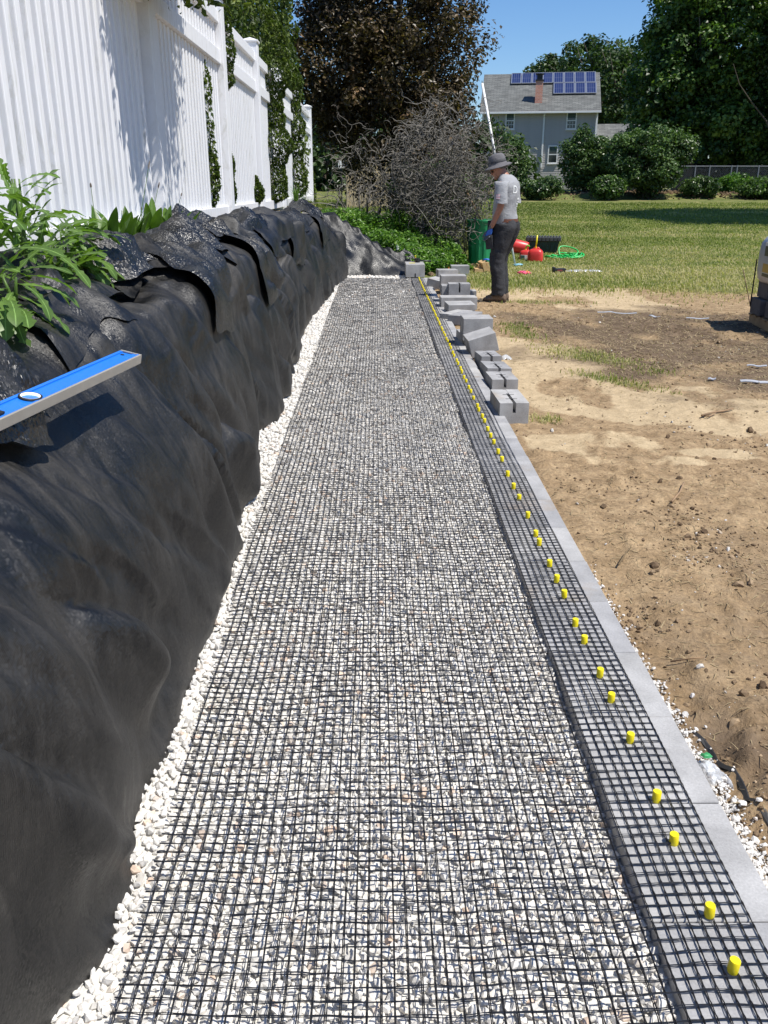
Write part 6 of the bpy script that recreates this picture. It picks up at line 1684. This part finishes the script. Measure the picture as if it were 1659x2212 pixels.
# black edging strip at the foot of the wall
mb = MB(); o_ = []
for i in range(14):
    t_ = i / 13; y_ = 1.62 + t_ * .45; x_ = .905 + .035 * (1 - t_) + .008 * math.sin(i * 1.3); z_ = gh(x_, y_) + .002
    o_.append([(x_, y_, z_), (x_ + .010, y_, z_ + .010 * math.sin(t_ * 3.1)), (x_ + .014, y_, z_ + .008 * math.sin(t_ * 3.1)), (x_ + .006, y_, z_ - .010)])
mb.loft(o_); o = mb.build('fabric_strip', M_fabric, None); tag(o, 'edge of black fabric sticking out of the soil beside the white chips near the wall', 'fabric')
# a few single pebbles and a dry leaf
M_peb = simple('white_pebble', (.62, .60, .57), .8, .1, 30)
for k, (px, py, s, lab) in enumerate(((1604, 1720, .011, 'lone white pebble on the dirt right of the clear bag'), (1452, 1345, .006, 'small pale pebble near the wall, beside the straw stalk'), (1308, 1182, .009, 'white stone chip at the wall edge beside a block joint'), (1567, 1130, .008, 'pale stone on the dirt in the right foreground'), (1412, 1228, .035, 'dark brown clod standing alone on the pale dirt'), (1500, 1480, .012, 'rounded tan pebble in the right foreground'))):
    c = G(px, py); o = stones('pebble', np.array([[0, 0, 0.0]]), np.array([s]), M_clod if s > .03 else M_peb, 60 + k, tint=np.array([.15]), flat=.55); o.location = (c.x, c.y, gh(c.x, c.y) + s * .3); tag(o, lab, 'stone')
# white notched strip and the loose black sheet at the end of the bank
a_ = V(857, 535, 15.35); b2 = G(962, 562, .03); d_ = b2 - a_
st = thing('notched_strip', 'white strip with a saw-tooth edge lying from the black fabric to the dirt', 'edging strip', tuple(a_)); M_ = Matrix.Translation((0, 0, 0)) @ d_.to_track_quat('X', 'Z').to_matrix().to_4x4()
mb = MB(); L_ = d_.length; mb.box((L_ / 2, 0, 0), (L_, .006, .075), M=M_); mb.build('strip', M_pvc, st)
mb = MB()
for k in range(34): mb.box((.02 + k * (L_ - .04) / 33, 0, .047), (.012, .005, .02), M=M_)
tag(mb.build('tooth', M_pvc, st), kind='stuff')
# ---------------- pallet at the right edge ----------------
pa = thing('wooden_pallet', 'wooden pallet at the right edge carrying wrapped goods', 'pallet', (4.62, 9.16, gh(4.6, 9.2)), R(-6))
M_pal = simple('pallet_wood', (.34, .24, .135), .8, .25, 8)
for x in (-.46, 0, .46):
    mb = MB(); mb.box((x, 0, .06), (.09, 1.08, .09), bev=.003); mb.build('stringer', M_pal, pa)
for k in range(7):
    mb = MB(); mb.box((0, -.48 + .16 * k, .115), (1.04, .10, .018), bev=.002); mb.build('plank', M_pal, pa)
for k in range(3):
    mb = MB(); mb.box((0, -.47 + .47 * k, .008), (1.04, .10, .016)); mb.build('bottom_plank', M_pal, pa)
i = 0
for (x, y, z, lab) in ((-.32, .33, .22, 'far lower dark block on the pallet'), (-.32, -.05, .22, 'middle lower dark block on the pallet'), (-.32, -.40, .22, 'near lower dark block on the pallet'), (.1, .1, .22, 'inner dark block on the pallet'), (-.28, .30, .40, 'far upper dark block under the grey bag')):
    o = thing('dark_block', lab, 'concrete block', (4.62 + x, 9.16 + y, gh(4.6, 9.2) + z), R(-6)); mb = MB(); mb.box((0, 0, 0), (.36, .33, .17), bev=.006); mb.build('block_body', simple('dark_block_%d' % i, (.10, .10, .105), .85, .2, 20, bmp=.3), o); i += 1
bg = thing('wrapped_bag', 'grey plastic-wrapped printed bag standing on the pallet at the right edge', 'bag', (4.44, 9.28, gh(4.6, 9.2) + .48), R(-6))
rr = []
for q, z in ((.88, 0), (.95, .03), (1.0, .12), (1.0, .30), (.97, .40), (.86, .47), (.60, .50)):
    rr.append([(.36 * q * (abs(math.cos(a_)) ** .35) * (1 if math.cos(a_) > 0 else -1), .40 * q * (abs(math.sin(a_)) ** .35) * (1 if math.sin(a_) > 0 else -1) * (1 + .02 * math.sin(5 * a_ + z * 20)), z) for a_ in [2 * math.pi * k / 40 for k in range(40)]])
mb = MB(); mb.loft(rr); mb.build('wrap', simple('grey_wrap', (.36, .38, .43), .35, .1, 6), bg, smooth=True)
for (y, z, dy, dz, col) in ((-.12, .25, .42, .34, (.70, .70, .68)), (-.12, .16, .40, .09, (.45, .28, .05)), (-.12, .33, .40, .10, (.03, .035, .03)), (-.12, .09, .40, .035, (.03, .03, .03))):
    mb = MB(); mb.box((-.352 - .003 * (dz < .3), y, z), (.012, dy, dz), bev=.002); mb.build('printed_panel', simple('print_%d' % int(z * 100), col, .4), bg)
wb = thing('wooden_crate_lid', 'weathered wooden board lying on top of the wrapped bag', 'board', (4.62, 9.3, gh(4.6, 9.2) + .985), R(-6)); mb = MB(); mb.box((0, 0, .0), (.62, .5, .022), bev=.002); mb.build('board', M_black, wb); mb = MB(); mb.box((.05, -.05, .075), (.48, .40, .12), bev=.004); mb.build('box', M_pal, wb)
c = G(1627, 684); o = thing('wire_rod', 'thin rusty rod sticking up from the ground left of the pallet', 'rod', (c.x, c.y, gh(c.x, c.y) - .02)); t_ = V(1606, 578, c.y) - c
mb = MB(); mb.tube([(0, 0, 0), Vector((t_.x * .5, t_.y, t_.z * .5)), Vector(t_)], .0045, 6); mb.build('rod', simple('rust', (.10, .05, .035), .8), o, smooth=True)
o = thing('steel_bar', 'dark bar leaning against the grey wrapped bag', 'bar', (4.13, 9.66, gh(4.2, 9.6) + .12)); mb = MB(); mb.box((0, 0, .32), (.012, .012, .50), bev=.002); mb.build('bar', M_black, o)
# ---------------- weeds growing over the crest of the bank ----------------
def green_mat(name, lo, hi, transl=.35, rib=True):
    m, nt, b = new_mat(name); uv = N(nt, 'ShaderNodeTexCoord').outputs['UV']; ob = coord(nt, 'Object')
    oi = N(nt, 'ShaderNodeObjectInfo'); n = noise_tex(nt, ob, 25, 4)
    c = ramp(nt, n, [(.3, lo), (.7, hi)]); c = mixc(nt, 1.0, c, ramp(nt, oi.outputs['Random'], [(0, (.75, .78, .7)), (1, (1.25, 1.2, 1.1))]), 'MULTIPLY')
    sx = N(nt, 'ShaderNodeSeparateXYZ'); nt.links.new(uv, sx.inputs[0])
    r = ramp(nt, sx.outputs[0], [(.44, (0, 0, 0)), (.49, (1, 1, 1)), (.51, (1, 1, 1)), (.56, (0, 0, 0))]) if rib else None
    if rib: c = mixc(nt, r, c, tuple(min(1, x * 1.9 + .03) for x in hi))
    nt.links.new(c, b.inputs['Base Color']); b.inputs['Roughness'].default_value = .38; b.inputs['Specular IOR Level'].default_value = .4
    tr = N(nt, 'ShaderNodeBsdfTranslucent'); nt.links.new(mixc(nt, 1.0, c, (1.3, 1.5, .5), 'MULTIPLY'), tr.inputs[0])
    mx = N(nt, 'ShaderNodeMixShader'); mx.inputs[0].default_value = transl; nt.links.new(b.outputs[0], mx.inputs[1]); nt.links.new(tr.outputs[0], mx.inputs[2]); nt.links.new(mx.outputs[0], nt.nodes['Material Output'].inputs[0])
    return m
M_thistle = green_mat('sow_thistle_leaf', (.075, .145, .030), (.125, .215, .050)); M_lily = green_mat('lily_leaf', (.055, .115, .018), (.10, .185, .030), .35, False)
def leaf_mesh(name, L, W, mat, seed, lobed=True, droop=1.2, n=26):
    """flat leaf with a midrib, drooping in an arc; lobed leaves have backward-pointing teeth"""
    r = random.Random(seed); vs = []; uv = []; a = 0.0; x = 0.0; z = 0.0; tw = r.uniform(-.25, .25); ph = r.random()
    for i in range(n + 1):
        s = i / n
        if lobed:
            t = (s * 6.2 + ph) % 1.0
            w = W * (.10 + .90 * min(1, s * 2.3) * (1 - s) ** .38 * (1 - .80 * t ** .7 if s > .12 else .25)); w = w if s < .985 else 0
            if s > .74: w = max(w, W * .62 * math.sin(math.pi * min(1, (s - .70) / .30)))
        else: w = W * (math.sin(math.pi * min(1, .06 + s * .94)) ** .75)
        yy = .05 * L * math.sin(3 * s + ph * 6)
        fold = .30 if not lobed else .12
        wob = .05 * W * math.sin(s * 25 + ph * 9)
        vs += [(x, yy - w, z + fold * w + wob), (x, yy - w * .5, z + fold * w * .35), (x, yy, z), (x, yy + w * .5, z + fold * w * .35), (x, yy + w, z + fold * w - wob)]
        uv += [(0, s), (.25, s), (.5, s), (.75, s), (1, s)]
        x += math.cos(a) * L / n; z += math.sin(a) * L / n; a -= droop / n * (.4 + 1.2 * s)
    f = []
    for i in range(n):
        for k in range(4): q = i * 5 + k; f.append((q, q + 1, q + 6, q + 5))
    o = mesh_np(name, np.array(vs), np.array(f), mat, None, smooth=True, uv=np.array(uv)); me = o.data; bpy.data.objects.remove(o); return me
TH = [leaf_mesh('leaf', random.uniform(.15, .26), random.uniform(.026, .040), M_thistle, k, True, random.uniform(.5, 1.5)) for k in range(9)]
LI = [leaf_mesh('leaf', random.uniform(.14, .20), random.uniform(.015, .022), M_lily, 30 + k, False, random.uniform(.1, .7), 12) for k in range(6)]
def rosette(name, label, cat, loc, n, meshes, el, rad, seed, up=.0, stem_h=.0, sc=1.0, mat=M_thistle, azc=None):
    t = thing(name, label, cat, loc); r = random.Random(seed)
    for k in range(n):
        o = link('leaf', r.choice(meshes), t); a = r.uniform(0, 2 * math.pi) if azc is None else azc + r.gauss(0, 1.1); h = r.random() * stem_h
        o.location = (math.cos(a) * rad * r.random() + up * h * .2, math.sin(a) * rad * r.random(), h)
        e = r.uniform(*el); o.rotation_euler = (r.uniform(-.5, .5), -e, a); s = sc * r.uniform(.7, 1.2) * (1 - .35 * (h / stem_h if stem_h else 0)); o.scale = (s, s, s)
    if stem_h:
        for q in range(3):
            mb = MB(); x = r.uniform(-.04, .04); y = r.uniform(-.04, .04); mb.tube([(0, 0, -.05), (x * .5, y * .5, stem_h * .5), (x, y, stem_h * 1.02)], [.006, .005, .003], 6); mb.build('stem', mat, t, smooth=True)
    return t
def crest(px, py, X): return VX(px, py, X)
c = crest(60, 590, -1.22); rosette('sow_thistle', 'tallest leafy weed with jagged leaves in front of the fence at the left edge', 'weed', (c.x, c.y, 1.08), 74, TH, (-.3, 1.1), .10, 1, stem_h=.36)
c = crest(-30, 600, -1.20); rosette('sow_thistle', 'jagged-leaved weed cut off by the left edge of the picture', 'weed', (c.x, c.y, 1.08), 54, TH, (-.3, 1.0), .09, 2, stem_h=.32)
c = crest(135, 560, -1.20); rosette('sow_thistle', 'jagged-leaved weed leaning over the black fabric above the blue level', 'weed', (c.x, c.y, 1.08), 60, TH, (-.6, .9), .09, 3, stem_h=.20, azc=-.4)
c = crest(30, 640, -1.05); rosette('sow_thistle', 'drooping jagged leaves hanging down over the black fabric', 'weed', (c.x, c.y, 1.10), 22, TH, (-.7, .3), .07, 4, stem_h=.08, azc=-.7)
for k, (px, py, n, lab) in enumerate(((190, 545, 16, 'clump of broad upright leaves right of the jagged weeds'), (235, 545, 18, 'middle clump of broad upright leaves against the fence'), (275, 540, 16, 'broad-leaved clump next to the raised fold of fabric'), (330, 490, 8, 'few upright leaves beside the first white post'), (362, 485, 9, 'small clump of pointed leaves right of the first white post'))):
    c = crest(px, py, -1.28); rosette('lily_clump', lab, 'plant', (c.x, c.y, 1.11), n + 6, LI, (.9, 1.5), .07, 10 + k, sc=1.15 + .03 * k)
def tuft(px, py, n, h, lab, seed, X=-1.35):
    c = crest(px, py, X); r = np.random.default_rng(seed); xy = np.stack([c.x + r.normal(0, .03, n), c.y + r.normal(0, .03, n)], 1); z = 1.08
    t = thing('grass_tuft', lab, 'grass', (c.x, c.y, z)); mb = MB()
    for k in range(n):
        a = r.uniform(0, 6.28); l = h * r.uniform(.5, 1.2); ln = r.uniform(.1, .7); p = Vector((r.normal(0, .02), r.normal(0, .02), 0)); d = Vector((math.cos(a), math.sin(a), 0)); s = Vector((-d.y, d.x, 0)) * .004
        q = [p, p + Vector((0, 0, l * .5)) + d * l * ln * .2, p + Vector((0, 0, l * (.85 - ln * .3))) + d * l * ln * .7]
        mb.add([q[0] - s, q[0] + s, q[1] + s, q[1] - s, q[2]], [(0, 1, 2, 3), (3, 2, 4)])
    mb.build('blade', M_lily, t)
tuft(640, 440, 60, .50, 'tall grass tuft in front of the last white fence panel', 1, -1.3)
tuft(385, 478, 40, .28, 'wispy grass at the fence foot past the first white post', 2)
tuft(655, 437, 30, .30, 'shorter grass tuft at the end of the white fence', 3, -1.25)
def stalk(px0, py0, px1, py1, k):
    a = VX(px0, py0, -1.33); b = VX(px1, py1, -1.36); t = thing('sedge_stalk', ['leftmost thin flower stalk against the pickets', 'tallest thin flower stalk against the pickets', 'thin stalk with dark seed head, right of the tallest', 'short thin stalk between the broad leaves', 'rightmost thin stalk before the first post', 'second thin stalk from the left against the pickets'][k], 'stalk', tuple(a))
    d = b - a; mb = MB(); mb.tube([(0, 0, 0), d * .5 + Vector((0, .006, 0)), d], .0016, 4); mb.build('stem', M_lily, t)
    mb = MB(); mb.tube([d * .93, d * .97, d * 1.03, d * 1.06], [.001, .005, .004, .001], 6); mb.build('seed_head', M_bark, t)
for k, q in enumerate(((206, 490, 196, 400), (297, 500, 322, 355), (315, 520, 343, 400), (305, 510, 306, 450), (375, 480, 392, 420), (240, 490, 246, 458))): stalk(*q, k)
# ---------------- blue level ----------------
LW, TH_, LLEN = LV_WID, LV_T, 1.22
dl = Vector(LV_D).normalized(); wl = Vector(LV_W); wl = (wl - dl * wl.dot(dl)).normalized(); nl = Vector(LV_N); nl = wl.cross(dl).normalized()
lo_ = Vector(LV_P) + wl * LW / 2
lv = thing('spirit_level', 'bright blue spirit level lying on the black fabric', 'level', tuple(lo_))
ul = -wl; LM = Matrix((( *dl, 0), (*ul, 0), (*nl, 0), (0, 0, 0, 1))).transposed()
lv.rotation_euler = LM.to_euler()
def lhit(px, py):
    d = ray(px, py); o = Vector((0, 0, EYE)); t = (lo_ - o).dot(nl) / d.dot(nl); return LM.to_3x3().transposed() @ (o + d * t - lo_)
M_lblue = simple('blue_paint', (.012, .16, .62), .38, .04, 4, spec=.5); M_lalu = simple('machined_aluminium', (.40, .38, .34), .45, .08, 12, metal=.35)
mb = MB(); mb.box((-LLEN / 2, 0, -TH_ / 2), (LLEN, LW - .012, TH_ - .006)); mb.build('web', M_lblue, lv)
for s in (-1, 1):
    mb = MB(); mb.box((-LLEN / 2, s * (LW / 2 - .0030), -TH_ / 2), (LLEN, .006, TH_), bev=.001); fl = mb.build('flange', M_lblue if s > 0 else M_lalu, lv)
    mb = MB(); mb.box((-LLEN / 2, s * (LW / 2 - .008), -.002), (LLEN, .004, .004)); mb.build('edge_bead', M_lblue, lv)
mb = MB(); mb.box((.002, 0, -TH_ / 2), (.006, LW, TH_), bev=.001); mb.box((-.006, LW * .18, .0005), (.008, LW * .55, .003)); mb.build('end_cap', M_lalu, lv)
mb = MB(); mb.lathe([(.0045, .0), (.006, .0012), (.0045, .0015)], 16, Matrix.Translation((-.035, .010, -.003))); mb.build('hang_hole', M_black, lv)
lc = lhit(65.6, 856.6)
for nm, prof, mt in (('hole_rim', [(.0290, -.002), (.0295, .0018), (.0255, .003), (.0245, .0018)], M_black), ('hole_sleeve', [(.0247, .0025), (.0240, .0028), (.0185, -.010), (.0165, -.016)], M_pvc), ('vial', [(.0001, -.012), (.0165, -.014)], simple('vial_grey', (.30, .32, .42), .2))):
    mb = MB(); mb.lathe(prof, 28, Matrix.Translation((lc.x, lc.y, .0)) @ Matrix.Diagonal((1.0, .85, 1, 1)), caps=False); mb.build(nm, mt, lv, smooth=True)
lb = lhit(0, 895)
mb = MB(); mb.box((lb.x - .045, .004, .001), (.12, LW * .66, .006), bev=.002); mb.box((lb.x - .05, .004, .003), (.07, LW * .36, .005), bev=.002); mb.build('grip', M_rub, lv)
